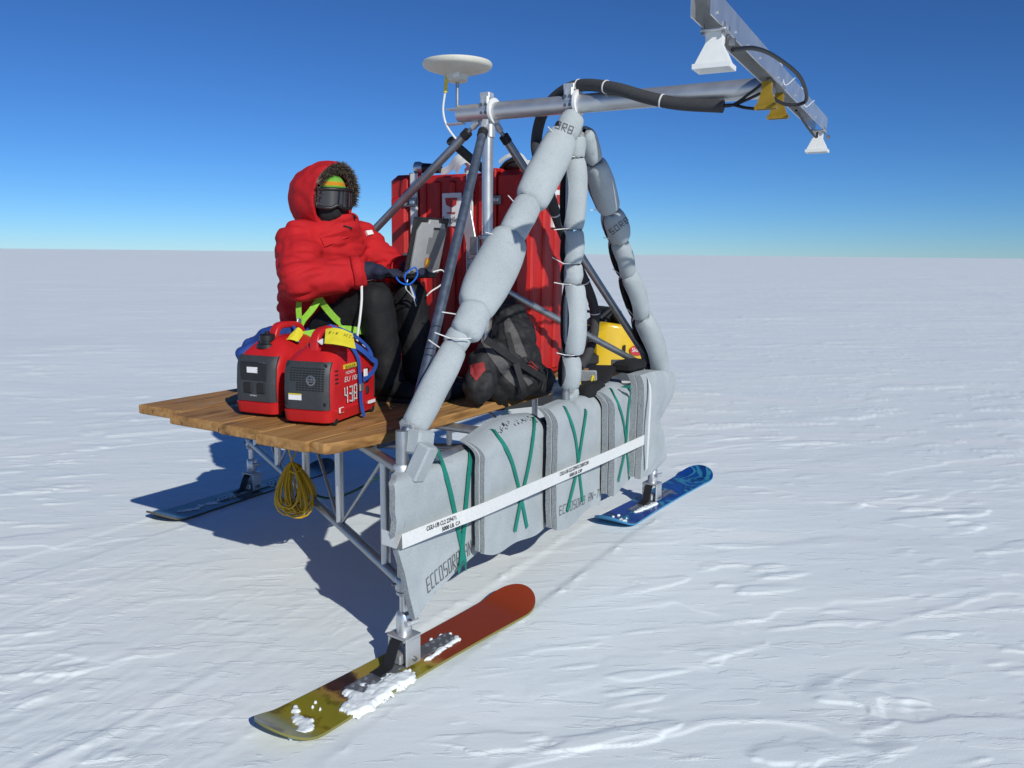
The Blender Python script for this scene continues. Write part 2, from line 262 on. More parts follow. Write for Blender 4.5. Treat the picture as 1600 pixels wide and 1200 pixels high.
# ------------------------------------------------------------------ mesh builder
ORIG = {}
TMP = bpy.data.scenes.new('workbench'); TMPL = TMP.view_layers[0]
def evaluated(ob):
    TMP.collection.objects.link(ob); TMPL.update(); dg = TMPL.depsgraph; dg.update()
    return bpy.data.meshes.new_from_object(ob.evaluated_get(dg))
class MB:
    def __init__(self, mx=None): self.v = []; self.f = []; self.m = []; self.mx = mx or Matrix.Identity(4)
    def add(self, vs, fs, mi=0):
        k = len(self.v); self.v += [self.mx @ Vector(p) for p in vs]
        for i, f in enumerate(fs): self.f.append([k + j for j in f]); self.m.append(mi[i] if isinstance(mi, list) else mi)
        return self
    def loft(self, rings, cap=True, closed=True, mi=0):
        n = len(rings[0]); vs = [p for r in rings for p in r]; fs = []
        for i in range(len(rings) - 1):
            for j in range(n if closed else n - 1):
                a, b = i * n + j, i * n + (j + 1) % n; fs.append((a, b, b + n, a + n))
        if cap: fs.append(tuple(reversed(range(n)))); fs.append(tuple(range((len(rings) - 1) * n, len(rings) * n)))
        return self.add(vs, fs, mi)
    def tube(self, p, q, r, r2=None, seg=16, cap=True, mi=0):
        p, q = Vector(p), Vector(q); r2 = r if r2 is None else r2; d = (q - p).normalized(); x = d.orthogonal().normalized(); y = d.cross(x)
        ring = lambda c, rr: [c + x * rr * math.cos(t) + y * rr * math.sin(t) for t in (2 * math.pi * i / seg for i in range(seg))]
        return self.loft([ring(p, r), ring(q, r2)], cap, True, mi)
    def sweep(self, pts, r, seg=10, cap=True, mi=0):
        pts = [Vector(p) for p in pts]; rings = []; x = None
        for i, p in enumerate(pts):
            d = (pts[min(i + 1, len(pts) - 1)] - pts[max(i - 1, 0)])
            d = d.normalized() if d.length > 1e-9 else Vector((0, 0, 1))
            x = d.orthogonal().normalized() if x is None else (x - d * x.dot(d)).normalized(); y = d.cross(x)
            rr = r(i / (len(pts) - 1)) if callable(r) else r
            rings.append([p + x * rr * math.cos(2 * math.pi * k / seg) + y * rr * math.sin(2 * math.pi * k / seg) for k in range(seg)])
        return self.loft(rings, cap, True, mi)
    def box(self, c, s, rot=None, bev=0, mi=0):
        c = Vector(c); h = [k / 2 for k in s]; rot = rot or Matrix.Identity(3)
        if bev:
            b = min(bev, *[k * .98 for k in h]); pl = []
            ring = lambda hx, hy, z: [(hx - b, -hy, z), (hx, -hy + b, z), (hx, hy - b, z), (hx - b, hy, z), (-hx + b, hy, z), (-hx, hy - b, z), (-hx, -hy + b, z), (-hx + b, -hy, z)]
            rings = [ring(h[0] - b, h[1] - b, -h[2]) if 0 else [(x * (h[0] - b) / h[0], y * (h[1] - b) / h[1], -h[2]) for x, y, z in ring(h[0], h[1], 0)],
                     ring(h[0], h[1], -h[2] + b), ring(h[0], h[1], h[2] - b), [(x * (h[0] - b) / h[0], y * (h[1] - b) / h[1], h[2]) for x, y, z in ring(h[0], h[1], 0)]]
            return self.loft([[c + rot @ Vector(p) for p in r] for r in rings], True, True, mi)
        vs = [c + rot @ Vector((x * h[0], y * h[1], z * h[2])) for x in (-1, 1) for y in (-1, 1) for z in (-1, 1)]
        return self.add(vs, [(0, 1, 3, 2), (4, 6, 7, 5), (0, 4, 5, 1), (2, 3, 7, 6), (0, 2, 6, 4), (1, 5, 7, 3)], mi)
    def lathe(self, c, prof, ax=Vector((0, 0, 1)), seg=24, mi=0):
        c = Vector(c); ax = Vector(ax).normalized(); x = ax.orthogonal().normalized(); y = ax.cross(x)
        return self.loft([[c + ax * h + (x * math.cos(2 * math.pi * k / seg) + y * math.sin(2 * math.pi * k / seg)) * r for k in range(seg)] for r, h in prof], True, True, mi)
    def ell(self, c, r, rot=None, seg=16, mi=0):
        c = Vector(c); rot = rot or Matrix.Identity(3); r = (r, r, r) if not hasattr(r, '__len__') else r; rings = []
        for i in range(1, seg // 2 + 4):
            t = math.pi * i / (seg // 2 + 4) - math.pi / 2
            rings.append([c + rot @ Vector((r[0] * math.cos(t) * math.cos(2 * math.pi * k / seg), r[1] * math.cos(t) * math.sin(2 * math.pi * k / seg), r[2] * math.sin(t))) for k in range(seg)])
        return self.loft(rings, True, True, mi)
    def cap(self, p, q, r, r2=None, mi=0):
        r2 = r if r2 is None else r2; self.tube(p, q, r, r2, 14, True, mi); self.ell(p, r, mi=mi); self.ell(q, r2, mi=mi); return self
    def ribbon(self, pts, nrm, width, th=.003, mi=0):
        pts = [Vector(p) for p in pts]; rings = []
        for i, p in enumerate(pts):
            d = (pts[min(i + 1, len(pts) - 1)] - pts[max(i - 1, 0)]).normalized(); n = Vector(nrm[i] if isinstance(nrm, list) else nrm); s = d.cross(n).normalized(); n = s.cross(d).normalized()
            h = width / 2; rings.append([p - s * h, p + s * h, p + s * h + n * th, p - s * h + n * th])
        return self.loft(rings, True, True, mi)
    def mesh(self, name):
        me = bpy.data.meshes.new(name); me.from_pydata([tuple(p) for p in self.v], [], self.f); me.polygons.foreach_set('material_index', self.m); return me
    def build(self, name, mats, parent=None, smooth=40, origin=None, label=None, frame=None):
        me = self.mesh(name); return link(name, me, mats, parent, smooth, origin, label, frame)
def link(name, me, mats, parent=None, smooth=40, origin=None, label=None, frame=None):
    """place a world-space mesh as an object whose origin is its own centre (or `origin`), rotated by `frame`"""
    n = len(me.vertices); co = np.empty(n * 3, np.float32); me.vertices.foreach_get('co', co); co = co.reshape(-1, 3)
    o3 = np.array(origin if origin is not None else (co.min(0) + co.max(0)) / 2, np.float64)
    co = co - o3
    rot = Matrix.Identity(3)
    if frame is not None: rot = frame; co = co @ np.array(frame)        # into local axes (rows of frame^T)
    me.vertices.foreach_set('co', co.astype(np.float32).ravel()); 
    for m in (mats if isinstance(mats, (list, tuple)) else [mats]): me.materials.append(M[m])
    if smooth:
        me.polygons.foreach_set('use_smooth', [True] * len(me.polygons)); me.update(); me.set_sharp_from_angle(angle=R(smooth))
    me.update(); o = bpy.data.objects.new(name, me); col.objects.link(o)
    T = Matrix.Translation(o3) @ rot.to_4x4(); ORIG[o.name] = T
    if parent: o.parent = parent; o.matrix_basis = ORIG[parent.name].inverted() @ T
    else: o.matrix_basis = T
    if label: o['label'] = label
    return o
def thing(name, p, label, cat, group=None):
    o = bpy.data.objects.new(name, None); col.objects.link(o); o.location = p; o.empty_display_size = .1
    ORIG[o.name] = Matrix.Translation(p); return tag(o, label, cat, group)
def tag(o, label=None, cat=None, group=None, kind=None):
    if label: o['label'] = label
    if cat: o['category'] = cat
    if group: o['group'] = group
    if kind: o['kind'] = kind
    return o
def remesh(mb, vox=.01, smooth=6, disp=0, dscale=8, seed=0, fac=.5):
    me = mb.mesh('tmp'); ob = bpy.data.objects.new('tmp', me)
    m = ob.modifiers.new('r', 'REMESH'); m.mode = 'VOXEL'; m.voxel_size = vox
    if smooth: s = ob.modifiers.new('s', 'SMOOTH'); s.iterations = smooth; s.factor = fac
    out = evaluated(ob)
    bpy.data.objects.remove(ob); bpy.data.meshes.remove(me)
    if disp:
        n = len(out.vertices); nr = [v.normal.copy() for v in out.vertices]
        for v, q in zip(out.vertices, nr):
            p = v.co * dscale + Vector((seed, seed * 2.3, 0))
            v.co = v.co + q * disp * (abs(noise.noise(p)) * 1.6 - .5 + .5 * noise.noise(p * 2.7))
    out.materials.clear(); return out
def catmull(pts, n=8):
    pts = [Vector(p) for p in pts]; P = [pts[0] * 2 - pts[1]] + pts + [pts[-1] * 2 - pts[-2]]; out = []
    for i in range(1, len(P) - 2):
        for k in range(n):
            t = k / n; a, b, c, d = P[i - 1:i + 3]
            out.append(.5 * ((2 * b) + (c - a) * t + (2 * a - 5 * b + 4 * c - d) * t * t + (3 * b - a - 3 * c + d) * t ** 3))
    return out + [pts[-1]]
def text(s, name, p, xd, yd, size, m, parent, width=None, off=.002, shear=0, thin=None, label=None, spacing=1.0):
    """flat lettering: baseline start p, reading direction xd, letter-up yd"""
    cu = bpy.data.curves.new('t', 'FONT'); cu.body = s; cu.size = size; cu.shear = shear; cu.space_character = spacing; cu.resolution_u = 3
    if thin: cu.offset = thin
    ob = bpy.data.objects.new('t', cu)
    me = evaluated(ob); bpy.data.objects.remove(ob)
    xd = Vector(xd).normalized(); yd = Vector(yd); yd = (yd - xd * yd.dot(xd)).normalized(); nz = xd.cross(yd)
    xs = [v.co.x for v in me.vertices]; sc = (width / max(xs)) if width else 1
    for v in me.vertices: c = v.co.copy(); v.co = Vector(p) + xd * c.x * sc + yd * c.y + nz * off
    me.materials.clear()
    return link(name, me, m, parent, 0, label=label)

# ------------------------------------------------------------------ the snow field
def perlin(x, y, seed=0):
    r = np.random.default_rng(seed); p = r.permutation(256); p = np.concatenate([p, p]); ang = r.random(256) * 2 * np.pi; gx, gy = np.cos(ang), np.sin(ang)
    xi = np.floor(x).astype(int); yi = np.floor(y).astype(int); xf, yf = x - xi, y - yi; xi &= 255; yi &= 255
    f = lambda t: t * t * t * (t * (t * 6 - 15) + 10); u, v = f(xf), f(yf)
    def g(i, j, dx, dy): h = p[p[(xi + i) & 255] + ((yi + j) & 255)]; return gx[h] * dx + gy[h] * dy
    a = g(0, 0, xf, yf); b = g(1, 0, xf - 1, yf); c = g(0, 1, xf, yf - 1); d = g(1, 1, xf - 1, yf - 1)
    return (a + u * (b - a)) * (1 - v) + (c + u * (d - c)) * v
def fbm(x, y, o=4, seed=0, gain=.5):
    t = 0; a = 1; 
    for i in range(o): t = t + a * perlin(x * 2 ** i, y * 2 ** i, seed + i); a *= gain
    return t
def sst(e0, e1, x): t = np.clip((x - e0) / (e1 - e0), 0, 1); return t * t * (3 - 2 * t)
def ground_h(x, y):
    w = R(12); s = x * math.cos(w) + y * math.sin(w); t = -x * math.sin(w) + y * math.cos(w)
    r = np.hypot(x, y)
    h = .035 * fbm(x / 6.0, y / 6.0, 2, 3)
    wp = .25 * fbm(s / .9, t / .9, 3, 40)
    # wind-eroded ledges: thin plates of crust, cut sharply on one side and fading out on the lee side
    def ledge(fx, c, sharp, wide, e):
        F0, F1 = fx(s, t), fx(s, t + e); k = sst(-.02, .05, F1 - F0)
        return sst(c, c + sharp, F0) * k + sst(c, c + wide, F0) * (1 - k)
    patch = sst(.0, .3, fbm(s / 3.2, t / 2.2, 2, 71)); patch2 = sst(-.12, .25, fbm(s / 1.7, t / 1.2, 2, 23))
    h = h + .010 * ledge(lambda p, q: fbm(p / 1.5 + wp, q / .62 + wp, 4, 5, .5), .10, .04, .22, .05) * patch
    h = h + .0045 * ledge(lambda p, q: fbm(p / 2.6 + wp, q / 1.1 + wp * .6, 4, 105, .5), .10, .03, .3, .05)
    h = h + .008 * ledge(lambda p, q: fbm(p / .62 + wp, q / .17, 3, 9, .5), .20, .07, .3, .02) * patch2
    h = h + .006 * ledge(lambda p, q: fbm(p / .42 + wp, q / .09, 2, 19, .5), .24, .10, .3, .012) * sst(-.05, .3, fbm(s / 1.1, t / .9, 2, 29))
    # fine wind streaks
    h = h + .0010 * fbm(s / .30, t / .07, 3, 15) + .0025 * fbm(s / 1.1, t / .30, 2, 17)
    # churned snow between the runner tracks behind the sled
    dx0, dy0 = x - PM.x, y - PM.y; a_ = dx0 * U3.x + dy0 * U3.y; q_ = -(dx0 * N3.x + dy0 * N3.y)
    ch_ = sst(-.7, -1.3, a_) * sst(-.1, .4, q_) * sst(2.9, 2.3, q_) * sst(-14, -6, a_)
    h = h + ch_ * (.0045 * fbm(a_ / .16, q_ / .07, 3, 83) + .006 * ledge(lambda p, q: fbm((p * math.cos(.72) + q * math.sin(.72)) / .22, (q * math.cos(.72) - p * math.sin(.72)) / .08, 3, 87), .12, .12, .3, .012) * sst(-.1, .3, fbm(a_ / .8, q_ / .5, 2, 89)))
    for q1, am in ((.62, .007), (1.05, .004), (1.86, .006), (2.15, .004)): h = h + ch_ * am * np.exp(-((q_ - q1 - .03 * perlin(a_ * .7, a_ * 0 + q1, 91)) / .03) ** 2) * (.4 + .6 * sst(-.3, .3, fbm(a_ / .5, a_ * 0 + q1, 2, 93)))
    # far drifts
    far = sst(12, 40, r); h = h + far * (.05 * fbm(s / 9, t / 3.2, 3, 31) + .05 * np.clip(fbm(s / 16, t / 4.5, 3, 33) - .12, 0, 1))
    # keep the ground level under the sled and press in the runners' tracks
    dx, dy = x - PM.x, y - PM.y; a = dx * U3.x + dy * U3.y; q = -(dx * N3.x + dy * N3.y)
    near = np.exp(-((np.clip(np.abs(a) - 1.7, 0, 9)) ** 2 + (np.clip(np.abs(q - 1.1) - 1.3, 0, 9)) ** 2) / .25)
    h = h * (1 - .70 * near)
    for a0, q0, amp, ed, a_lo in ((1.0, 0.0, .9, .15, -1.15), (.0, 2.42, .7, .14, -40.), (-1.5, 0.0, .35, .15, -40.)):
        back = sst(a0 + .3, a0 - .1, a) * sst(a_lo - .3, a_lo + .1, a)
        wob = .02 * perlin(a * .8, a * 0 + q0, 77); d = np.abs(q - q0 + wob); rough = fbm(a / .07, q / .05, 3, 51)
        brk = sst(-.15, .35, fbm(a / .45, q * 0 + 3, 2, 61))
        h = h - back * .006 * amp * sst(ed + .03, ed - .03, d) + back * amp * (.002 + .022 * np.clip(rough, 0, 1)) * np.exp(-((d - ed - .03) / .022) ** 2) * brk
    return h
def make_ground():
    an = np.concatenate([np.linspace(R(-180), R(-46), 40, endpoint=False), np.linspace(R(-46), R(46), 860, endpoint=False), np.linspace(R(46), R(180), 40, endpoint=False)])
    rr = [1.0, 1.4, 1.8, 2.1]
    while rr[-1] < 8: rr.append(rr[-1] * 1.0027)
    while rr[-1] < 30: rr.append(rr[-1] * 1.0055)
    while rr[-1] < 200: rr.append(rr[-1] * 1.012)
    while rr[-1] < 9000: rr.append(rr[-1] * 1.08)
    rr = np.array(rr); nr, na = len(rr), len(an)
    X = np.sin(an)[None, :] * rr[:, None]; Y = np.cos(an)[None, :] * rr[:, None]
    Z = ground_h(X, Y)
    V = np.stack([X, Y, Z], -1).reshape(-1, 3)
    V = np.vstack([V, [[0, 0, 0]]]); c = len(V) - 1
    i = np.arange(nr - 1)[:, None]; j = np.arange(na)[None, :]; j2 = (j + 1) % na
    q = np.stack([i * na + j, (i + 1) * na + j, (i + 1) * na + j2, i * na + j2], -1).reshape(-1, 4)[:, ::-1]
    jj = np.arange(na); tri = np.stack([np.full(na, c), (jj + 1) % na, jj], -1)
    me = bpy.data.meshes.new('snow_ground'); me.vertices.add(len(V)); me.vertices.foreach_set('co', V.astype(np.float32).ravel())
    loops = np.concatenate([q.ravel(), tri.ravel()]); me.loops.add(len(loops)); me.loops.foreach_set('vertex_index', loops.astype(np.int32))
    nf = len(q) + len(tri); me.polygons.add(nf)
    st = np.concatenate([np.arange(len(q)) * 4, len(q) * 4 + np.arange(len(tri)) * 3]); me.polygons.foreach_set('loop_start', st.astype(np.int32))
    me.update(calc_edges=True); me.validate()
    me.polygons.foreach_set('use_smooth', np.ones(nf, bool)); me.materials.append(M['snow'])
    o = bpy.data.objects.new('snow_ground', me); col.objects.link(o)
    tag(o, 'flat white snow field carved into low wind ridges up to the horizon', None, None, 'structure')
make_ground()

# ------------------------------------------------------------------ the sled
SL = thing('instrument_sled', (PA + PB + PC) / 3, 'triangular tube-frame sled on three snowboards with plank deck and antenna boom', 'sled')
ZU, ZL, RC = .838, .362, .024                     # upper chord, lower chord, pipe radius
ZD = .92                                          # deck top
def col_(p, z): return Vector((p.x, p.y, z))
corner = [PA, PB, PC]
post_top = [1.0, 1.0, 1.0]
for p, zt in zip(corner, post_top):
    MB().tube(col_(p, .33), col_(p, zt), .026, seg=20).build('corner_post', 'steel', SL)
    MB().tube(col_(p, .20), col_(p, .335), .018, seg=16).build('post_stem', 'brightalu', SL)
    for z in (ZL, ZU):
        c = MB().lathe(col_(p, z - .03), [(.030, 0), (.035, .006), (.035, .05), (.030, .056)], seg=20).build('collar', 'clamp', SL)
        MB().lathe(col_(p, z - .048), [(.028, 0), (.031, .004), (.031, .014)], seg=20).build('collar_ring', 'clamp', c)
        MB().tube(col_(p, z) + Vector((-.045, -.02, 0)), col_(p, z) + Vector((.045, .02, 0)), .006, seg=6).build('bolt', 'bolt', c)
for i, j in ((0, 1), (0, 2), (1, 2)):
    A_, B_ = corner[i], corner[j]; d = (B_ - A_).normalized()
    for z in (ZU, ZL):
        MB().tube(col_(A_, z) + d * .035, col_(B_, z) - d * .035, RC, seg=16).build('chord_pipe', 'steel', SL)
    ss = [.07, .29, .5, .725, .94]
    for s in ss: MB().tube(col_(A_.lerp(B_, s), ZL + .015), col_(A_.lerp(B_, s), ZU - .015), .0205, seg=14).build('truss_upright', 'alu', SL)
    for k in range(4):
        s0, s1 = ss[k], ss[k + 1]; up = (k % 2 == 0)
        MB().tube(col_(A_.lerp(B_, s0 + .012), ZU - .02 if up else ZL + .02), col_(A_.lerp(B_, s1 - .012), ZL + .02 if up else ZU - .02), .0085, seg=10).build('truss_rod', 'steel', SL)
# cross beams that carry the planks (perpendicular to the planks, on the chords)
MB().tube(L(-.62, .12, ZU + .012), L(-.62, 1.35, ZU + .012), .022).build('cross_beam', 'steel', SL)
MB().tube(L(.62, .12, ZU + .012), L(.62, 1.35, ZU + .012), .022).build('cross_beam', 'steel', SL)
# planks
FR = Matrix((U3, -N3, Vector((0, 0, 1)))).transposed()      # columns = local axes
def plank(w0, w1, a0, a1, cut=None, tilt=0):
    th = .047; mb = MB(); ol = [(a0, w0), (a1, w0), (a1, w1), (a0, w1)]
    if cut: ol = [(a0 + .27, w0), (a1, w0), (a1, w1), (a0, w1), (a0, w0 + .075), (a0 + .04, w0 + .045)]
    b = .005; ca, cw = (a0 + a1) / 2, (w0 + w1) / 2
    ins = lambda a, w, k: (a - math.copysign(k, a - ca), w - math.copysign(k, w - cw))
    rings = []
    for z, k in ((ZD - th, b), (ZD - th + b, 0), (ZD - b, 0), (ZD, b)):
        rings.append([L(*ins(a, w, k), z + tilt * (a - ca)) for a, w in ol])
    mb.loft(rings, True, True); return mb.build('plank', 'wood', SL, 30, frame=FR)
pls = [plank(.27, .418, -1.455, 1.40, True), plank(.424, .718, -1.475, 1.44), plank(.724, 1.014, -1.425, 1.38), plank(1.020, 1.388, -1.405, 1.42), plank(1.396, 1.74, -1.325, 1.41)]
for pl, ws in zip(pls, ((.33,), (.49, .65), (.79, .95), (1.09, 1.31), (1.47, 1.66))):
    for w in ws:
        for a in (-1.13, -1.08, -.62, .62, 1.1): MB().lathe(L(a + random.uniform(-.03, .03), w + random.uniform(-.02, .02), ZD - .001), [(.008, 0), (.008, .0015), (.005, .003)], seg=8).build('screw', 'zinc', pl)
MB().box(L(-1.10, .30, ZD - .047), (.12, .02, .05), FR).build('plank_bracket', 'steel', SL)

# ---- snowboards
def board(c, ang, length, m, edge, label, width=.265, snow_z=.002):
    F = Matrix.Rotation(R(ang), 3, 'Z'); n = 64; top, bot = [], []; prof = []
    for i in range(n + 1):
        s = -math.cos(math.pi * i / n); x = s * length / 2
        e = 1 - abs(s); tipl = .17
        if e < tipl: k = 1 - e / tipl; wy = math.sqrt(max(0, 1 - k ** 2.3)) * .5 * width * (1.0)
        else: wy = .5 * width * (.90 + .10 * (abs(s) / (1 - tipl)) ** 2)
        z = snow_z + .065 * max(0, (abs(s) - .78) / .22) ** 1.9
        prof.append((x, max(wy, .004), z))
    rings = []; th = .011
    for x, wy, z in prof:
        ys = [-1, -.6, 0, .6, 1]
        rings.append([c + F @ Vector((x, y * wy, z + th)) for y in ys] + [c + F @ Vector((x, y * wy, z)) for y in reversed(ys)])
    mb = MB(); nn = 10; vs = [p for r in rings for p in r]; fs = []; mi = []
    for i in range(n):
        for j in range(nn):
            a, b = i * nn + j, i * nn + (j + 1) % nn; fs.append((a, a + nn, b + nn, b)); mi.append(0 if j < 4 else 1)
    fs.append(tuple(range(nn))); mi.append(1); fs.append(tuple(reversed(range(n * nn, n * nn + nn)))); mi.append(1)
    mb.add(vs, fs, mi)
    return mb.build('snowboard', [m, edge], SL, 50, origin=c, frame=F, label=label), F
def runner(c, ang, length, m, edge, label, shift=0):
    cb = c + Vector((math.cos(R(ang)), math.sin(R(ang)), 0)) * shift
    b, F = board(cb, ang, length, m, edge, label); zt = .014
    T = lambda x, y, z: c + F @ Vector((x, y, z))
    pm = MB(); pm.box(T(0, 0, zt + .004), (.60, .072, .007), F)
    pl = pm.build('mount_plate', 'steel', b)
    for x in (-.27, -.235, -.20, .16, .2, .24, .275):
        for y in (-.022, .022):
            MB().lathe(T(x, y, zt + .0075), [(.0085, 0), (.0085, .005), (.005, .007)], seg=6).build('bolt', 'zinc', b)
    # yoke: an inverted U of flat plate
    y = MB()
    for s in (-1, 1): y.box(T(0, s * .048, zt + .008 + .056), (.085, .012, .112), F, .003)
    y.box(T(0, 0, zt + .126), (.092, .110, .014), F, .003)
    y.build('yoke', 'alu', b)
    MB().tube(T(0, -.066, zt + .035), T(0, .066, zt + .035), .010, seg=10).build('pivot_bolt', 'bolt', b)
    MB().box(T(0.0, 0, zt + .033), (.10, .05, .045), F, .006).build('pivot_block', 'alu', b)
    MB().lathe(T(0, 0, zt + .132), [(.031, 0), (.033, .004), (.033, .085), (.028, .092), (.022, .096)], seg=24).build('socket', 'brightalu', b)
    MB().tube(T(-.03, -.04, zt + .19), T(.03, -.052, zt + .19), .012, seg=10).build('clamp_bolt', 'clamp', b)
    st = [T(.005, .005, zt + .118), T(-.03, .004, zt + .116), T(-.055, .003, zt + .095), T(-.075, .002, zt + .055), T(-.095, 0, zt + .022), T(-.13, 0, zt + .014), T(-.16, 0, zt + .013)]
    MB().ribbon(catmull(st, 6), F @ Vector((-.5, 0, 1)), .052, .006).build('rubber_strap', 'rubber', b)
    return b, F, T
bA, FA, TA = runner(PA, 53.5, 1.55, 'board_red', 'edge_olive', 'snowboard with brick-red tip and olive-yellow printed tail', .07)
bB, FB, TB = runner(PB, 55.5, 1.58, 'board_blue', 'edge_blue', 'blue snowboard with pale swirls', .12)
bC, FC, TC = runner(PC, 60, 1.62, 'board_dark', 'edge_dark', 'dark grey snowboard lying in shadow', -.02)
bA.data.materials[0] = M['board_red']

# ---- masts: three bare legs and an upright on the inner head, boom across both heads
ZB = 2.455
H1, H2 = L(0, .485, ZB), L(0, -.02, ZB)
def head(w, name):
    c = L(0, w, ZB); k = MB(); rot = FR
    k.box(c + Vector((0, 0, .03)), (.085, .055, .10), rot, .008); k.build(name, 'clamp', SL)
    MB().box(c + Vector((0, 0, .078)) + U3 * -.012, (.05, .062, .035), rot, .004).build('clamp_block', 'clamp', SL)
    MB().lathe(c - N3 * -.034, [(.050, 0), (.066, 0), (.066, .014), (.050, .014)], ax=N3, seg=28).build('white_ring', 'ring', SL)
    for dz in (-.012, .03):
        MB().tube(c + U3 * -.047 + N3 * .012 + Vector((0, 0, dz)), c + U3 * .05 + N3 * .012 + Vector((0, 0, dz)), .009, seg=8).build('bolt', 'bolt', SL)
        MB().tube(c + U3 * -.047 + N3 * -.014 + Vector((0, 0, dz)), c + U3 * .05 + N3 * -.014 + Vector((0, 0, dz)), .009, seg=8).build('bolt', 'bolt', SL)
    MB().box(c + Vector((0, 0, -.095)), (.05, .075, .10), rot, .01).build('leg_bracket', 'clamp', SL)
    return c
head(.485, 'boom_clamp'); head(-.02, 'boom_clamp')
bm = MB(); bm.tube(L(0, .67, ZB), L(0, -1.03, ZB - .01), .046, seg=32, cap=True); boom = bm.build('boom_tube', 'alu', SL)
def leg(h, foot, name='mast_leg', m='darksteel', r=.0235):
    d = (foot - h).normalized(); p = h + d * .19
    lg = MB().tube(p, foot, r, seg=18).build(name, m, SL)
    MB().tube(h + d * .10, p + d * .01, .011, seg=10).build('rod_end', 'steel', lg)
    MB().tube(p - d * .03, p + d * .012, r + .004, seg=16).build('leg_ferrule', 'rubber', lg)
    MB().box(h + d * .105, (.035, .03, .06), d.to_track_quat('Z', 'Y').to_matrix(), .006).build('clevis', 'clamp', lg)
    return lg
leg(H1, col_(PA, .95) + Vector((.02, .05, 0))); leg(H1, col_(PB, .95) + Vector((-.03, -.03, 0)), m='steel'); leg(H1, col_(PC, .93), m='steel')
leg(H2, col_(PA, .96)); leg(H2, col_(PB, .96)); 
up = MB().tube(L(0, .485, .86), L(0, .485, ZB - .13), .031, seg=20).build('mast_upright', 'brightalu', SL)
MB().lathe(L(0, .485, 1.775), [(.035, 0), (.047, .003), (.047, .02), (.035, .024)], seg=20).build('upright_collar', 'clamp', up)
MB().box(L(-.03, .545, 1.74), (.03, .05, .10), FR, .004).build('upright_bracket', 'steel', up)
MB().box(L(-.035, .575, 1.80), (.012, .07, .26), FR @ Matrix.Rotation(R(-12), 3, 'X'), .003).build('upright_plate', 'alu', up)
MB().tube(L(0, -.02, .85), L(0, -.02, ZB - .13), .022, seg=16).build('mast_upright', 'steel', SL)
MB().tube(L(.02, .485, 1.54), col_(PB, .93) - U3 * .05, .021, seg=16).build('mast_brace', 'steel', SL)
# ---- boom end: U channel with four horn antennas
def barw(a): return -1.035 + .062 * a
BZ = ZB + .030
Ba = (U3 * 1 - N3 * .062).normalized(); Bw = Ba.cross(Vector((0, 0, 1))).normalized()   # Bw points outward
FBm = Matrix((Ba, Bw, Vector((0, 0, 1)))).transposed()
def Lb(a, y, z): return L(a, barw(a), BZ + z) + Bw * y
ch = MB(); lo, hi = -1.25, 1.52; hw, ht, tt = .034, .084, .005
sec = [(-hw, -ht / 2), (-hw, ht / 2), (hw, ht / 2), (hw, -ht / 2), (hw - tt, -ht / 2), (hw - tt, ht / 2 - tt), (-hw + tt, ht / 2 - tt), (-hw + tt, -ht / 2)]
ch.loft([[Lb(lo, y, z) for y, z in sec], [Lb(hi, y, z) for y, z in sec]], False)
n_ = 8
ch.add([Lb(lo, y, z) for y, z in sec], [(0, 1, 6, 7), (1, 2, 5, 6), (2, 3, 4, 5)]); ch.add([Lb(hi, y, z) for y, z in sec], [(7, 6, 1, 0), (6, 5, 2, 1), (5, 4, 3, 2)])
chan = ch.build('channel_beam', 'brightalu', SL, 30)
for a in (-1.18, -.92, -.72, -.5, -.1, .35, .7, 1.05):
    for y in (-.036, .036): MB().tube(Lb(a, y - .004, -.02), Lb(a, y + .004, -.02), .005, seg=6).build('rivet', 'zinc', chan)
def horn(a, m, neck, mouth, hgt, label, flange=True, yoff=0.0):
    z0 = -ht / 2; f = lambda x, y, z: Lb(a, 0, 0) + Ba * x + Bw * (y + yoff) + Vector((0, 0, z))
    rect = lambda hx, hy, z: [f(-hx, -hy, z), f(hx, -hy, z), f(hx, hy, z), f(-hx, hy, z)]
    h = MB(); nx, ny = neck; mx_, my_ = mouth
    h.loft([rect(nx, ny, z0 - .004), rect(nx, ny, z0 - .045), rect(mx_ - .004, my_ - .004, z0 - hgt + .018), rect(mx_ + .003, my_ + .003, z0 - hgt + .016), rect(mx_ + .003, my_ + .003, z0 - hgt)], False)
    h.loft([rect(mx_ + .003, my_ + .003, z0 - hgt), rect(mx_ - .003, my_ - .003, z0 - hgt), rect(nx * .7, ny * .7, z0 - .05)], False)
    hh = h.build('horn_antenna', m, SL, 25, label=label)
    if flange:
        MB().box(f(0, 0, z0 - .006), (.085, .085, .010), FBm, .003).build('flange', 'alu', hh)
        for x in (-.034, .034):
            for y in (-.034, .034): MB().lathe(f(x, y, z0 - .020), [(.006, 0), (.006, .036)], seg=6).build('bolt', 'bolt', hh)
        MB().lathe(f(.01, 0.045, z0 - .04), [(.012, 0), (.012, .02)], ax=Bw, seg=8).build('connector', 'bolt', hh)
    return hh
horn(-1.06, 'white', (.024, .027), (.044, .060), .128, 'large white horn antenna at the near end of the channel')
horn(1.42, 'white', (.024, .027), (.044, .060), .128, 'small-looking white horn antenna at the far end of the channel')
horn(-.16, 'ochre', (.018, .020), (.016, .044), .118, 'gold horn antenna beside the boom, nearer one', False)
horn(.12, 'ochre', (.018, .020), (.016, .044), .118, 'gold horn antenna beside the boom, farther one', False)
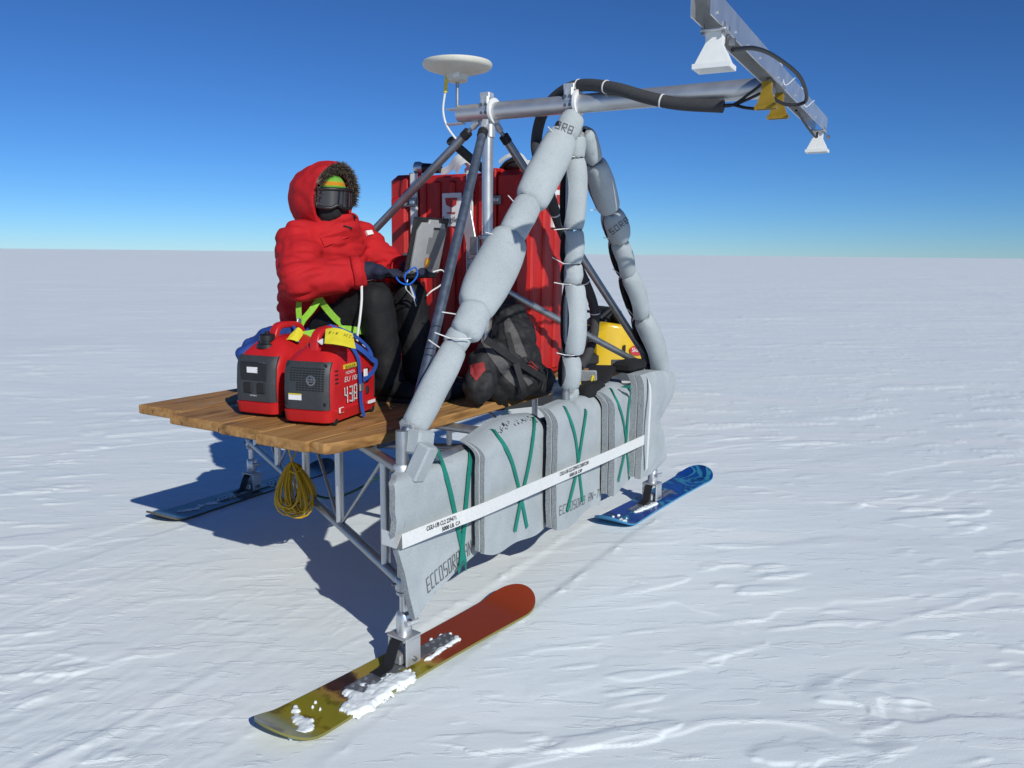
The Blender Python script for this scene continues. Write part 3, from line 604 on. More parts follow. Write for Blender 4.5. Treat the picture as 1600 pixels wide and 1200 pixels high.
# cables on the channel
MB().sweep(catmull([Lb(-1.02, .05, -.10), Lb(-.85, .09, -.065), Lb(-.6, .12, -.05), Lb(-.25, .15, -.06), Lb(.05, .13, -.10), Lb(.0, .06, -.12), Lb(-.12, .0, -.10)], 8), .008, 8).build('antenna_cable', 'cableblack', SL)
MB().sweep(catmull([Lb(1.38, .0, -.06), Lb(1.2, .02, -.11), Lb(.95, .01, -.09), Lb(.6, 0, -.05)], 8), .006, 8).build('antenna_cable', 'cableblack', SL)
for a in (.02, .62): MB().sweep(catmull([Lb(a, -.04, -.03), Lb(a, -.02, .055), Lb(a + .01, .02, .06), Lb(a, .04, -.03), Lb(a + .02, .08, .0)], 6), .0018, 6).build('zip_tie', 'cablewhite', chan)
# ---- disc antenna on the inner boom end
g0 = L(0, .685, 0)
MB().box(L(0, .70, ZB + .028), (.05, .09, .008), FR).build('antenna_shelf', 'alu', SL); MB().box(L(0, .70, ZB - .05), (.05, .11, .008), FR).build('antenna_shelf', 'alu', SL)
MB().tube(g0 + Vector((0, 0, ZB + .03)), g0 + Vector((0, 0, 2.63)), .0095, seg=12).build('antenna_rod', 'steel', SL)
ga = MB().lathe(g0 + Vector((0, 0, 2.625)), [(.045, 0), (.055, .006), (.06, .035), (.12, .052), (.178, .070), (.190, .082), (.192, .094), (.186, .103), (.12, .112), (.04, .115)], seg=48).build('disc_antenna', 'cream', SL, label='round cream disc antenna on a thin rod')
MB().box(L(-.055, .655, 2.652), (.004, .04, .022), FR).build('antenna_label', 'label', ga)
MB().tube(L(-.03, .735, 2.66), L(-.03, .745, 2.57), .010, seg=8).build('cable_boot', 'yellowlab', ga)
MB().sweep(catmull([L(-.03, .745, 2.58), L(-.03, .76, 2.48), L(-.02, .745, 2.40), L(0, .70, 2.33), L(.02, .67, 2.30)], 8), .006, 8).build('antenna_lead', 'cablewhite', SL)

# ------------------------------------------------------------------ foam sleeves on the three outer mast members
view = Vector((0, 1, 0))
def sleeve(label, segs, opn, split_amt, pinch=.38):
    """segs: list of (p0, p1, r_mid, r_end, flat) along the leg; opn = direction the slit faces"""
    base = segs[-1][1]; T = thing('foam_sleeve', Vector((base.x, base.y, base.z)), label, 'foam sleeve', 'foam sleeves tied round the outer mast')
    out = []
    for k, sg in enumerate(segs):
        p0, p1, rm, re, flat = sg[:5]; jit = view.cross(Vector((0, 0, 1))) * random.uniform(-.012, .012) + view * (.016 if k % 2 else -.008); p0 = p0 + jit * .6; p1 = p1 + jit; d = (p1 - p0); ln = d.length; d.normalize(); side = (Vector(opn) - d * Vector(opn).dot(d)).normalized(); oth = d.cross(side)
        n, m = 22, 30; th = .026; sp = split_amt * (sg[5] if len(sg) > 5 else 1); V = []; seed = random.random() * 50
        for i in range(n + 1):
            s = i / n; bul = math.sin(math.pi * s) ** .8 if 0 < s < 1 else 0
            e_ = min(s, 1 - s) * ln / (rm * .55); rnd = math.sqrt(max(0, 1 - (1 - e_) ** 2)) if e_ < 1 else 1
            r = (re + (rm - re) * bul) * (pinch + (1 - pinch) * rnd)
            op = sp * math.sin(math.pi * s) ** .7 if 0 < s < 1 else 0.0
            op = max(op, .04)
            c = p0 + d * (s * ln); ro, ri = [], []
            for j in range(m + 1):
                t = op + (2 * math.pi - 2 * op) * j / m
                w = 1 + .05 * noise.noise(Vector((s * 3 + seed, math.cos(t) * 1.2, math.sin(t) * 1.2))) + .012 * noise.noise(Vector((s * 11 + seed, math.cos(t) * 5, math.sin(t) * 5)))
                e = side * math.cos(t) * flat + oth * math.sin(t)
                ax = d * (.012 * noise.noise(Vector((math.cos(t) * 1.5, math.sin(t) * 1.5, seed + i * .0))))
                ro.append(c + e * r * w + ax); ri.append(c + e * max(.012, r * w - th) + ax)
            V.append((ro, ri))
        mb = MB(); vs = [p for ro, ri in V for p in ro + ri]; w_ = 2 * (m + 1); fs = []; mi = []
        O = lambda i, j: i * w_ + j
        I = lambda i, j: i * w_ + m + 1 + j
        for i in range(n):
            for j in range(m):
                fs.append((O(i, j), O(i, j + 1), O(i + 1, j + 1), O(i + 1, j))); mi.append(0)
                fs.append((I(i, j), I(i + 1, j), I(i + 1, j + 1), I(i, j + 1))); mi.append(1)
            fs.append((O(i, 0), O(i + 1, 0), I(i + 1, 0), I(i, 0))); mi.append(1)
            fs.append((O(i, m), I(i, m), I(i + 1, m), O(i + 1, m))); mi.append(1)
        for i in (0, n):
            for j in range(m): fs.append((O(i, j), I(i, j), I(i, j + 1), O(i, j + 1)) if i == 0 else (O(i, j), O(i, j + 1), I(i, j + 1), I(i, j))); mi.append(2)
        mb.add(vs, fs, mi); o = mb.build('foam_wrap', ['foam', 'foamblack', 'foamedge'], T, 50); out.append(o)
        # zip tie round the joint below the wrap
        if k < len(segs) - 1:
            pts = [p1 - view * re * .6 + Vector((re * .5, 0, 0)), p1 - view * re * .95 - Vector((re * .2, 0, 0)), p1 - view * re * .7 - Vector((re * .75, 0, 0))]; tail = Vector((random.uniform(-1, -.5), -.5, random.uniform(-.1, .6))).normalized()
            MB().sweep(pts + [pts[-1] + tail * .05, pts[-1] + tail * random.uniform(.055, .09)], .0026, 5).build('zip_tie', 'cablewhite', T)
    return T, out
def legseg(A0, B0, cuts, off=Vector((0, 0, 0))):
    """cuts: (px row top, px row bottom) measured along the projected leg -> parameter range"""
    return [(A0.lerp(B0, s0) + off, A0.lerp(B0, s1) + off) for s0, s1 in cuts]
fA0, fA1 = L(-.0, -.03, ZB - .06), col_(PA, .93)
nA = N3 * .035 - U3 * .02
def prm(A0, B0, v):          # parameter on the leg where it crosses photo row v
    lo_, hi_ = 0., 1.
    def row(P):
        d = P - Vector((0, 0, CAM_H)); cp, sp = math.cos(PITCH), math.sin(PITCH); y = cp * d.y - sp * d.z; z = sp * d.y + cp * d.z
        x = FPX * d.x / y; z = FPX * z / y; c, s = math.cos(ROLL), math.sin(ROLL); return 600 - (-s * x + c * z)
    for _ in range(40):
        m_ = (lo_ + hi_) / 2
        if row(A0.lerp(B0, m_)) < v: lo_ = m_
        else: hi_ = m_
    return lo_
def mk(A0, B0, rows, off):
    out = []
    for r in rows: s0, s1 = prm(A0, B0, r[0]), prm(A0, B0, r[1]); out.append((A0.lerp(B0, s0) + off, A0.lerp(B0, s1) + off) + tuple(r[2:]))
    return out
away = Vector((-.35, .9, -.1))
SA, oA = sleeve('grey foam sleeve of fat lobes on the slanting mast leg nearest the camera',
    mk(fA0, fA1, [(176, 214, .064, .058, .75), (209, 320, .092, .080, .75), (313, 370, .070, .066, .8), (363, 490, .110, .080, .7), (476, 526, .074, .070, .8), (516, 545, .056, .052, .85), (538, 672, .062, .054, .85)], nA * .4), away, .25)
sV0, sV1 = L(0, -.05, ZB - .10), L(0, -.05, .90)
leftd = Vector((-.93, -.37, 0))
SV, oV = sleeve('upright grey foam sleeve with black slits down its left side',
    mk(sV0, sV1, [(216, 247, .064, .060, .9, .1), (247, 358, .078, .060, .9, 1), (361, 412, .070, .058, .9, 1), (414, 444, .066, .058, .9, .9), (446, 553, .078, .060, .9, 1.05), (556, 606, .070, .056, .9, 1.1)], N3 * .0), leftd, .72, .93)
fB0, fB1 = L(.03, -.06, ZB - .12), col_(PB, .90)
SB, oB = sleeve('grey foam sleeve on the far slanting mast leg, bent near its foot',
    mk(fB0, fB1, [(205, 252, .064, .055, .85, .2), (252, 328, .085, .070, .85, .1), (330, 374, .085, .068, .85, .2), (374, 428, .076, .062, .85, .8), (426, 493, .088, .062, .85, 1), (492, 580, .104, .078, .85, 1)], N3 * .02), Vector((-.90, -.42, -.2)), .70, .75)
def wraptext(o_px, xd_px, s, plane_pt, size, parent, m='greyink'):
    pass
def ray_plane(u, v, P, nrm):
    r = ray(u, v); C0 = Vector((0, 0, CAM_H)); return C0 + r * ((Vector(P) - C0).dot(nrm) / r.dot(nrm))
def px_text(s, name, p0, p1, up, P, nrm, size, m, parent, off=.004, **kw):
    a = ray_plane(*p0, P, nrm); b = ray_plane(*p1, P, nrm); c = ray_plane(*up, P, nrm); return text(s, name, a, b - a, c - a, size, m, parent, (b - a).length, off, **kw)
# boxy pad at the foot of the near leg
fp = onw(652, 690, -.03); pd = FR @ Matrix.Rotation(R(12), 3, 'Y')
MB().box(fp, (.105, .10, .10), pd, .010).build('foam_foot', 'foam', SA, 30)
fp2 = onw(658, 722, -.075); pd2 = Matrix.Rotation(R(24), 3, view) @ FR
MB().box(fp2, (.075, .065, .155), pd2, .008).build('foam_foot', 'foam', SA, 30)
fp3 = onw(643, 672, -.0); MB().box(fp3, (.06, .08, .10), FR @ Matrix.Rotation(R(-14), 3, 'Y'), .010).build('foam_foot', 'foamedge', SA, 30)

# ------------------------------------------------------------------ foam panels along the padded side
def interp(poly, t):
    seg = [0]
    for i in range(len(poly) - 1): seg.append(seg[-1] + (Vector(poly[i + 1]) - Vector(poly[i])).length)
    d = t * seg[-1]
    for i in range(len(poly) - 1):
        if d <= seg[i + 1] + 1e-9: k = (d - seg[i]) / max(1e-9, seg[i + 1] - seg[i]); return Vector(poly[i]).lerp(Vector(poly[i + 1]), k)
    return Vector(poly[-1])
def panel(label, left, right, top, bot, wl, wr, th, seed, curl=.07, layers=2, wave=.006):
    """outline by photo pixels on the slanted plane w = wl .. wr; top/bot give extra pixel offsets (function of s)"""
    nC, nR = 40, 44; front = []; 
    for i in range(nR + 1):
        t = i / nR; a = interp(left, t); b = interp(right, t); row = []
        for j in range(nC + 1):
            s = j / nC; p = a.lerp(b, s); w = wl + (wr - wl) * s
            p = p + Vector((0, top(s) * (1 - t) ** 2 * 1.0 + bot(s) * t ** 2, ))
            P = onw(p.x, p.y, w)
            P = P + N3 * (wave * noise.noise(Vector((s * 2.2 + seed, t * 1.6, seed))) + .003 * noise.noise(Vector((s * 7, t * 7 + seed, 3))))
            # roll the top back over the chord
            k = max(0, 1 - t / .16); P = P - N3 * curl * k ** 2 + Vector((0, 0, -.012 * k ** 3))
            row.append(P)
        front.append(row)
    T = thing('absorber_mat', Vector((front[nR][nC // 2].x, front[nR][nC // 2].y, front[nR][nC // 2].z)), label, 'foam mat', 'foam mats hung along the padded side')
    for ly in range(layers):
        g = .002 + (th / layers) * ly; h = th / layers * .93; F_ = [[p - N3 * g for p in r] for r in front]
        inset = lambda r, i: r
        if ly: F_ = [[p + (U3 * (.010 * (1 - 2 * j / nC)) * -1) + Vector((0, 0, .010 if i > nR / 2 else 0)) for j, p in enumerate(r)] for i, r in enumerate(F_)]
        Bk = [[p - N3 * h for p in r] for r in F_]
        W = nC + 1; n0 = W * (nR + 1); vs = [p for r in F_ for p in r] + [p for r in Bk for p in r]; fs = []; mi = []
        for i in range(nR):
            for j in range(nC):
                a = i * W + j; fs.append((a, a + W, a + W + 1, a + 1)); mi.append(0); fs.append((n0 + a, n0 + a + 1, n0 + a + W + 1, n0 + a + W)); mi.append(1)
            a = i * W; fs.append((a, n0 + a, n0 + a + W, a + W)); mi.append(2); a = i * W + nC; fs.append((a, a + W, n0 + a + W, n0 + a)); mi.append(2)
        for j in range(nC):
            fs.append((j, j + 1, n0 + j + 1, n0 + j)); mi.append(0); a = nR * W + j; fs.append((a, n0 + a, n0 + a + 1, a + 1)); mi.append(2)
        mb = MB(); mb.add(vs, fs, mi); mb.build('foam_sheet', ['foam', 'foamblack', 'foamedge'], T, 45)
    return T
z0 = lambda s: 0
PWL = {}
P1 = panel('grey foam panel nearest the camera with a pointed lower corner', [(636, 741), (618, 757), (618, 800), (621, 815), (618, 836), (623, 863), (632, 893), (640, 933), (649, 968)], [(752, 690), (752, 730), (750, 780), (748, 820), (747, 862)],
           lambda s: -14 * math.sin(math.pi * s) if 0 else 4 * math.sin(math.pi * s), lambda s: -6 * math.sin(math.pi * s), -.085, -.055, .03, 1.3, .05, 1)
P2 = panel('foam panel with black scuffs along its rounded top edge', [(759, 690), (757, 740), (757, 800), (757, 866)], [(856, 646), (856, 700), (855, 760), (853, 820)], lambda s: -12 * math.sin(math.pi * s), lambda s: 9 * math.sin(math.pi * s * 1.0) + 4 * math.sin(9 * s), -.135, -.06, .045, 4.1, .09)
P3 = panel('middle foam panel with a vertical crease', [(873, 637), (871, 700), (870, 760), (871, 829)], [(945, 614), (946, 660), (943, 720), (939, 790)], lambda s: -3 * math.sin(math.pi * s) + 5 * math.exp(-((s - .55) / .06) ** 2), lambda s: 6 * math.sin(2 * math.pi * s), -.150, -.06, .060, 7.7, .06)
P4 = panel('narrow foam panel second from the blue snowboard', [(961, 612), (961, 660), (961, 720), (960, 776)], [(990, 598), (988, 650), (985, 700), (982, 751)], lambda s: -8 * math.sin(math.pi * s), z0, -.155, -.075, .08, 9.2, .08)
P5 = panel('flared foam panel above the blue snowboard with a notched right edge', [(1007, 584), (1006, 640), (1004, 700), (1001, 749)], [(1062, 580), (1052, 622), (1031, 657), (1038, 678), (1043, 716), (1022, 738)], lambda s: -5 * math.sin(math.pi * s), z0, -.165, -.11, .085, 12.5, .03)
# printing on the panels
def caster(*roots):
    obs = []
    for r in roots: obs += [c for c in r.children if c.type == 'MESH'] if r.type == 'EMPTY' else [r]
    from mathutils.bvhtree import BVHTree
    tr = []
    for o in obs: T_ = ORIG[o.name]; tr.append(BVHTree.FromPolygons([T_ @ v.co for v in o.data.vertices], [tuple(p.vertices) for p in o.data.polygons]))
    def cast(o_, d_):
        best = None
        for t in tr:
            h = t.ray_cast(o_, d_)
            if h[0] is not None and (best is None or h[3] < best[2]): best = (h[0], h[1] if h[1].dot(d_) < 0 else -h[1], h[3])
        return best
    return cast
EYE = Vector((0, 0, CAM_H))
def px_on(cast, x, y, fb, lift=.003):
    h = cast(EYE, ray(x, y).normalized()); return (h[0] + h[1] * lift, h[1]) if h else (onw(x, y, fb), N3.copy())
def stick(o, cast, axis, lift=.002):
    """press a mesh onto the surface behind it along -axis"""
    T_ = ORIG[o.name]; inv = T_.inverted()
    for v in o.data.vertices:
        p = T_ @ v.co; h = cast(p + axis * .25, -axis)
        if h: v.co = inv @ (h[0] + h[1] * lift)
def pw(s, wl, wr): return wl + (wr - wl) * s
GL = {'E': ['10 00 01 02 12', '01 11'], 'C': ['10 00 02 12'], 'O': ['00 10 12 02 00'], 'S': ['00 10 11 01 02 12'], 'R': ['00 02 12 11 01', '01 10'], 'B': ['00 02 12 11 10 00', '01 11'], 'A': ['00 02 12 10', '01 11'],
      'N': ['00 02 10 12'], '-': ['01 11'], '7': ['02 12 00'], '4': ['02 01 11', '12 10'], '3': ['02 12 11 01', '11 10 00'], ' ': []}
def strokes(s, par, p, xd, yd, height, total, lw, m, cast=None, axis=None, jitter=0):
    """single-line stencil lettering made of thin strokes"""
    xd = Vector(xd).normalized(); yd = Vector(yd); yd = (yd - xd * yd.dot(xd)).normalized(); nz = xd.cross(yd); adv = total / len(s); gw = adv * .60; rj = random.Random(3); res = []
    for i, ch_ in enumerate(s):
        mb = MB()
        for st_ in GL[ch_]:
            q = [Vector(p) + xd * (adv * i + gw * int(c[0]) + rj.uniform(-jitter, jitter)) + yd * (height * int(c[1]) / 2 + rj.uniform(-jitter, jitter)) for c in st_.split()]; pl_ = []
            for a_, b_ in zip(q, q[1:]): pl_ += [a_.lerp(b_, t_ / 4) for t_ in range(4)]
            pl_.append(q[-1])
            for a_, b_ in zip(pl_, pl_[1:]):
                d_ = (b_ - a_).normalized(); sd = nz.cross(d_) * lw / 2; e_ = d_ * lw * .3; cs = [a_ - sd - e_, b_ - sd + e_, b_ + sd + e_, a_ + sd - e_]
                if cast:
                    hs = [cast(c + axis * .25, -axis) for c in cs]
                    if any(h is None for h in hs): continue
                    cs = [h[0] + h[1] * .0022 for h in hs]
                else: cs = [c + nz * .003 for c in cs]
                mb.add(cs, [(0, 1, 2, 3)])
        if mb.v: res.append(mb.build('letter', m, par, 0))
    return res
def panel_text(s, par, p0, p1, up, w0, w1, size, m='greyink', **kw):
    a, b = onw(*p0, w0), onw(*p1, w1); c = onw(*up, w0); xd = b - a
    return strokes(s, par, a, xd, c - a, size, xd.length, .0055, m, caster(par), N3)
panel_text('ECCOSORB AN-77', P1, (668, 926), (757, 846), (661, 905), -.076, -.056, .062)
panel_text('ECCOSORB AN-77', P3, (878, 806), (942, 774), (876, 792), -.155, -.062, .045)
def sleeve_text(s_, root, p0, p1, hgt_, total):
    c_ = caster(root); a, b = px_on(c_, *p0, 0)[0], px_on(c_, *p1, 0)[0]; ax = (EYE - a).normalized(); xd = (b - a).normalized(); strokes(s_, root, a, xd, ax.cross(xd), hgt_, total, .0045, 'greyink', c_, ax)
sleeve_text('SORB', SA, (858, 196), (886, 208), .035, .13)
sleeve_text('SORB', SB, (957, 366), (975, 352), .03, .13)
# black scuffs on top of the second panel
cP2 = caster(P2)
for k in range(34):
    sx_ = random.uniform(.2, .85); x, y = 759 + 97 * sx_, 681 - 33 * sx_ - 9 * math.sin(math.pi * sx_) + random.uniform(-2, 9)
    h0, n0 = px_on(cP2, x, y, -.15, .0015); e1 = n0.orthogonal().normalized(); e2 = n0.cross(e1); rr0 = random.uniform(.003, .011); nn = 7
    ol = [h0 + (e1 * math.cos(2 * math.pi * i / nn) * .6 + e2 * math.sin(2 * math.pi * i / nn)) * rr0 * random.uniform(.5, 1.3) for i in range(nn)]
    MB().loft([[p - n0 * .006 for p in ol], ol]).build('scuff', 'ink', P2, 0)
# green elastic straps crossed over each panel
def bungee(label, strands, w, wid=.024, par=None):
    o = MB(); cast = caster(par); ms = ['greenweb']
    for k_, st in enumerate(strands):
        c2 = catmull([(x, y, 0) for x, y in st], 9); hs = [px_on(cast, q.x, q.y, w[0], .004 + .004 * k_) for q in c2]
        pts = [h[0] for h in hs]; nr = [h[1] for h in hs]
        for _ in range(2): pts = [pts[0]] + [(pts[i - 1] + pts[i] * 2 + pts[i + 1]) / 4 for i in range(1, len(pts) - 1)] + [pts[-1]]
        pts = [pts[0] - N3 * .05 - Vector((0, 0, .008))] + pts; nr = [N3 + Vector((0, 0, .8))] + [(N3 * 2 + q).normalized() for q in nr]
        o.ribbon(pts, nr, wid, .004)
    ob = o.build('elastic_strap', 'greenweb'); return tag(ob, label, 'strap', 'green elastic straps crossed over the foam panels')
wv = [-.10, -.105, -.10, -.09]
bungee('green elastic straps crossed on the foam panel nearest the camera', [[(684, 706), (700, 760), (715, 830), (727, 888)], [(735, 692), (728, 760), (722, 830), (716, 893)]], [-.098], .026, P1)
bungee('green elastic straps crossed on the foam panel with black scuffs', [[(771, 673), (796, 715), (813, 780), (822, 824)], [(834, 656), (826, 715), (812, 780), (802, 830)]], [-.165], .024, P2)
bungee('green elastic straps crossed on the middle foam panel with a crease', [[(882, 637), (897, 680), (904, 740), (909, 783)], [(914, 642), (908, 680), (898, 740), (884, 798)]], [-.165], .024, P3)
bungee('green elastic straps crossed on the narrow foam panel near the blue snowboard', [[(955, 609), (971, 650), (978, 700), (982, 748)], [(984, 604), (979, 650), (975, 700), (964, 752)]], [-.165], .022, P4)
# long white webbing strap
sp0, sp1 = onw(628, 846, -.105), onw(1008, 685, -.205)
mid = [(628, 846, -.105), (700, 817, -.150), (757, 795, -.182), (871, 746, -.185), (960, 708, -.182), (1006, 687, -.182)]
spts = catmull([onw(*p) for p in mid], 8)
st = MB(); st.ribbon([spts[0] - N3 * .10, spts[0] - N3 * .02 - U3 * .012] + spts, N3, .060, .003); stp = st.build('webbing_strap', 'whiteweb')
tag(stp, 'long white printed webbing strap stretched across the foam panels', 'strap')
def strap_text(x0, x1):
    def at(x):
        for (xa, ya, wa), (xb, yb, wb) in zip(mid, mid[1:]):
            if xa <= x <= xb: k = (x - xa) / (xb - xa); return onw(x, ya + (yb - ya) * k, wa + (wb - wa) * k)
    a, b = at(x0), at(x1); xd = (b - a); upv = Vector((0, 0, 1)); 
    text('CGU-1/B CL2 22947/C12087C240', 'lettering', a + upv * .005, xd, upv, .026, 'ink', stp, xd.length, .007, thin=.0006)
    a2, b2 = at(x0 + (x1 - x0) * .34), at(x0 + (x1 - x0) * .78); text('5000 LB. CAP', 'lettering', a2 - upv * .022, b2 - a2, upv, .024, 'ink', stp, (b2 - a2).length, .007, thin=.0006)
strap_text(665, 736); strap_text(873, 918)
for i in range(0, len(spts) - 1):
    pass
vst = MB(); vst.ribbon(catmull([onw(1008, 586, -.12), onw(1014, 598, -.165), onw(1016, 620, -.185), onw(1014, 660, -.195), onw(1012, 700, -.19), onw(1010, 733, -.17)], 6), N3, .028, .003)
tag(vst.build('webbing_strap', 'whiteweb'), 'short white strap hanging down the flared foam panel', 'strap')
# loose foam offcuts on the corner of the deck
fo = MB(); fo.box(L(.18, .10, .955), (.14, .11, .075), FR @ Matrix.Rotation(R(20), 3, 'X') @ Matrix.Rotation(R(25), 3, 'Z'), .01); fo.box(L(.12, .04, .93), (.12, .12, .05), FR @ Matrix.Rotation(R(-18), 3, 'Y'), .008)
tag(link('foam_offcut', remesh(fo, .008, 3, .006, 12), 'foam', None, 60), 'crumpled grey foam offcut beside the foot of the upright sleeve', 'foam')
fo = MB(); fo.box(L(.66, .10, .965), (.34, .16, .05), FR @ Matrix.Rotation(R(-9), 3, 'Y') @ Matrix.Rotation(R(14), 3, 'Z'), .012, 1); fo.box(L(.49, .12, .985), (.02, .17, .07), FR @ Matrix.Rotation(R(-9), 3, 'Y') @ Matrix.Rotation(R(14), 3, 'Z'), .006, 0)
fo.box(L(.98, .03, 1.0), (.26, .14, .07), FR, .02, 1)
tag(fo.build('foam_offcut', ['foamedge', 'foamblack'], None, 40), 'black foam slab with grey cut end between the two farther sleeves', 'foam')
tag(link('foam_offcut', (lambda m_: (m_.box(L(.36, .02, .93), (.25, .13, .08), FR, .02), remesh(m_, .008, 3, .006, 10))[1])(MB()), 'foamblack', None, 60), 'black foam lump under the yellow clips', 'foam')
for i, (x, y) in enumerate(((905, 606), (926, 597))):
    c = onw(x, y, .03); mb = MB(); pts = [c + (U3 * .016 * math.cos(t) + Vector((0, 0, .026)) * math.sin(t)) for t in np.linspace(0, 2 * math.pi, 15)]
    mb.sweep(pts, .0065, 8); mb.box(c + Vector((0, 0, .03)), (.022, .014, .02), FR, .004)
    tag(mb.build('spring_clip', 'yellowlab'), ['yellow spring clip beside the foot of the upright sleeve', 'yellow spring clip between the upright sleeve and the black slab'][i], 'clip', 'yellow clips on the deck edge')

# ------------------------------------------------------------------ red equipment case
def case():
    a0, a1, w0, w1, zb, zt = .33, .87, .45, 1.455, ZD + .004, 2.185
    T = thing('equipment_case', L((a0 + a1) / 2, (w0 + w1) / 2, ZD), 'tall red moulded equipment case standing on the deck behind the masts', 'case')
    ca, cw, cz = (a0 + a1) / 2, (w0 + w1) / 2, (zb + zt) / 2
    def rb(A0, A1, W0, W1, Z0, Z1, bev): return MB().box(L((A0 + A1) / 2, (W0 + W1) / 2, (Z0 + Z1) / 2), (A1 - A0, W1 - W0, Z1 - Z0), FR, bev)
    rb(a0 + .012, a1 - .012, w0 + .21, w1 - .19, zb, zt - .01, .02).build('case_body', 'casered', T)
    for (u0, u1) in ((w0, w0 + .205), (w1 - .185, w1)):
        l = rb(a0, a1, u0, u1, zb, zt, .035).build('case_lid', 'casered', T)
    rb(a0 - .006, a1 + .004, w0 + .188, w0 + .207, zb + .01, zt + .012, .006).build('lid_rim', 'casered', T)
    rb(a0 - .006, a1 + .004, w1 - .190, w1 - .172, zb + .01, zt + .008, .006).build('lid_rim', 'casered', T)
    for w in (w0 + .29, w0 + .40, w0 + .51, w0 + .62, w0 + .73): rb(a0 - .008, a0 + .03, w - .024, w + .024, zb + .03, zt - .05, .012).build('rib', 'casered', T)
    for a in (a0 + .12, a0 + .27, a0 + .42): rb(a - .035, a + .035, w0 - .014, w0 + .03, zb + .05, zt - .10, .012).build('rib', 'casered', T)
    rb(a0 - .016, a0 + .03, w1 - .15, w1 - .03, zb + .1, zt - .14, .012).build('rib', 'casered', T)
    for (w, z) in ((w1 - .185, 2.01), (w1 - .185, 1.67), (w0 + .2, 2.01), (w0 + .2, 1.67), (w1 - .185, 1.2), (w0 + .2, 1.2)):
        lt = rb(a0 - .022, a0 + .01, w - .055, w + .055, z - .028, z + .028, .004).build('latch', 'bolt', T)
        MB().lathe(L(a0 - .024, w + .02, z), [(.017, 0), (.017, .012), (.008, .016)], ax=-U3, seg=10).build('latch_wheel', 'zinc', lt); rb(a0 - .03, a0 - .015, w - .045, w - .01, z - .012, z + .012, .003).build('latch_hook', 'zinc', lt)
    for w, wd in ((w1 - .215, .052), (w0 + .37, .045)):
        rb(a0 - .013, a0 + .0, w - wd / 2, w + wd / 2, zb + .35, zt + .002, .002).build('white_band', 'whiteweb', T)
    for dy in (0, 1): text('CGU-1/B CL2 22947/C12087C240', 'lettering', L(a0 - .013, w0 + .362, 1.42 + dy * .42), Vector((0, 0, 1)), N3 * -1, .028, 'ink', T, .33, .003)
    # fragile labels
    lb = rb(a0 - .012, a0 + .0, w0 + .43, w0 + .57, 1.86, 2.06, .001).build('warning_label', 'label', T)
    def glass(o, xd, nrm, s):
        pts = [(-.5, .5), (.5, .5), (.42, .05), (.12, -.12), (.12, -.12), (-.12, -.12), (-.42, .05)]; o = Vector(o)
        f = lambda p: o + xd * p[0] * s + Vector((0, 0, p[1] * s)) + nrm * .003
        mb = MB(); mb.add([f(p) for p in ((-.5, .5), (.5, .5), (.42, .05), (.1, -.1), (-.1, -.1), (-.42, .05))], [(5, 4, 3, 2, 1, 0)]); mb.add([f(p) for p in ((-.05, -.1), (.05, -.1), (.05, -.45), (-.05, -.45))], [(0, 3, 2, 1)]); mb.add([f(p) for p in ((-.35, -.45), (.35, -.45), (.35, -.55), (-.35, -.55))], [(0, 3, 2, 1)])
        return mb
    glass(L(a0 - .013, w0 + .5, 1.985), N3, -U3, .09).build('glass_symbol', 'redink', lb, 0); text('fragile', 'lettering', L(a0 - .013, w0 + .565, 1.885), N3, Vector((0, 0, 1)), .05, 'ink', lb, .115, .003)
    l2 = rb(a0 + .335, a0 + .505, w0 - .017, w0 + .0, 1.86, 2.09, .001).build('warning_label', 'label', T)
    glass(L(a0 + .42, w0 - .018, 2.01), U3, N3, .10).build('glass_symbol', 'redink', l2, 0); text('fragile', 'lettering', L(a0 + .345, w0 - .018, 1.875), U3, Vector((0, 0, 1)), .05, 'ink', l2, .13, .003)
    return T, zt
CASE, CZ = case()
# things lying on the case
mb = MB(); mb.lathe(L(.42, 1.30, CZ + .045), [(.030, 0), (.040, .005), (.040, .03), (.032, .05), (.03, .06)], ax=N3 + U3 * .1, seg=20); 
T = thing('headlamp', L(.42, 1.2, CZ), 'silver torch with black grip lying on top of the red case', 'torch'); mb.build('torch_head', 'brightalu', T); MB().tube(L(.42, 1.235, CZ + .042), L(.44, 1.12, CZ + .036), .032, .028, 16).build('grip', 'black', T)
mb = MB(); pts = catmull([L(.45, 1.12, CZ + .012), L(.44, 1.05, CZ + .035), L(.42, .98, CZ + .085), L(.43, .93, CZ + .09), L(.45, .90, CZ + .04), L(.46, .93, CZ + .015), L(.43, .86, CZ + .02)], 8); mb.ribbon(pts, U3 * -1 + Vector((0, 0, .3)), .05, .003)
mb.ribbon(catmull([L(.42, .99, CZ + .012), L(.41, .95, CZ + .06), L(.42, .90, CZ + .08), L(.43, .86, CZ + .05), L(.43, .84, CZ + .012)], 8), U3 * -1 + Vector((0, 0, .3)), .045, .003)
tag(mb.build('strap_bundle', 'whiteweb'), 'crumpled white strap looped on top of the red case behind the mast leg', 'strap')
mb = MB(); 
for k in range(5): mb.sweep(catmull([L(.42 + .02 * k, .66, CZ + .015), L(.40 + .02 * k, .60, CZ + .05 + .008 * k), L(.41 + .02 * k, .53, CZ + .055), L(.42 + .02 * k, .48, CZ + .018)], 6), .012, 8)
mb.ell(L(.45, .57, CZ + .035), (.05, .08, .035), FR)
T = thing('strap_ratchet', L(.45, .57, CZ), 'dark coiled lead with pale loop on the right end of the case top', 'coil'); mb.build('lead', 'rubber', T)
MB().ribbon(catmull([L(.40, .66, CZ + .05), L(.40, .60, CZ + .082), L(.40, .53, CZ + .086), L(.40, .49, CZ + .055), L(.40, .46, CZ + .012)], 6), U3 * -1 + Vector((0, 0, .6)), .03, .003).build('loop', 'whiteweb', T)
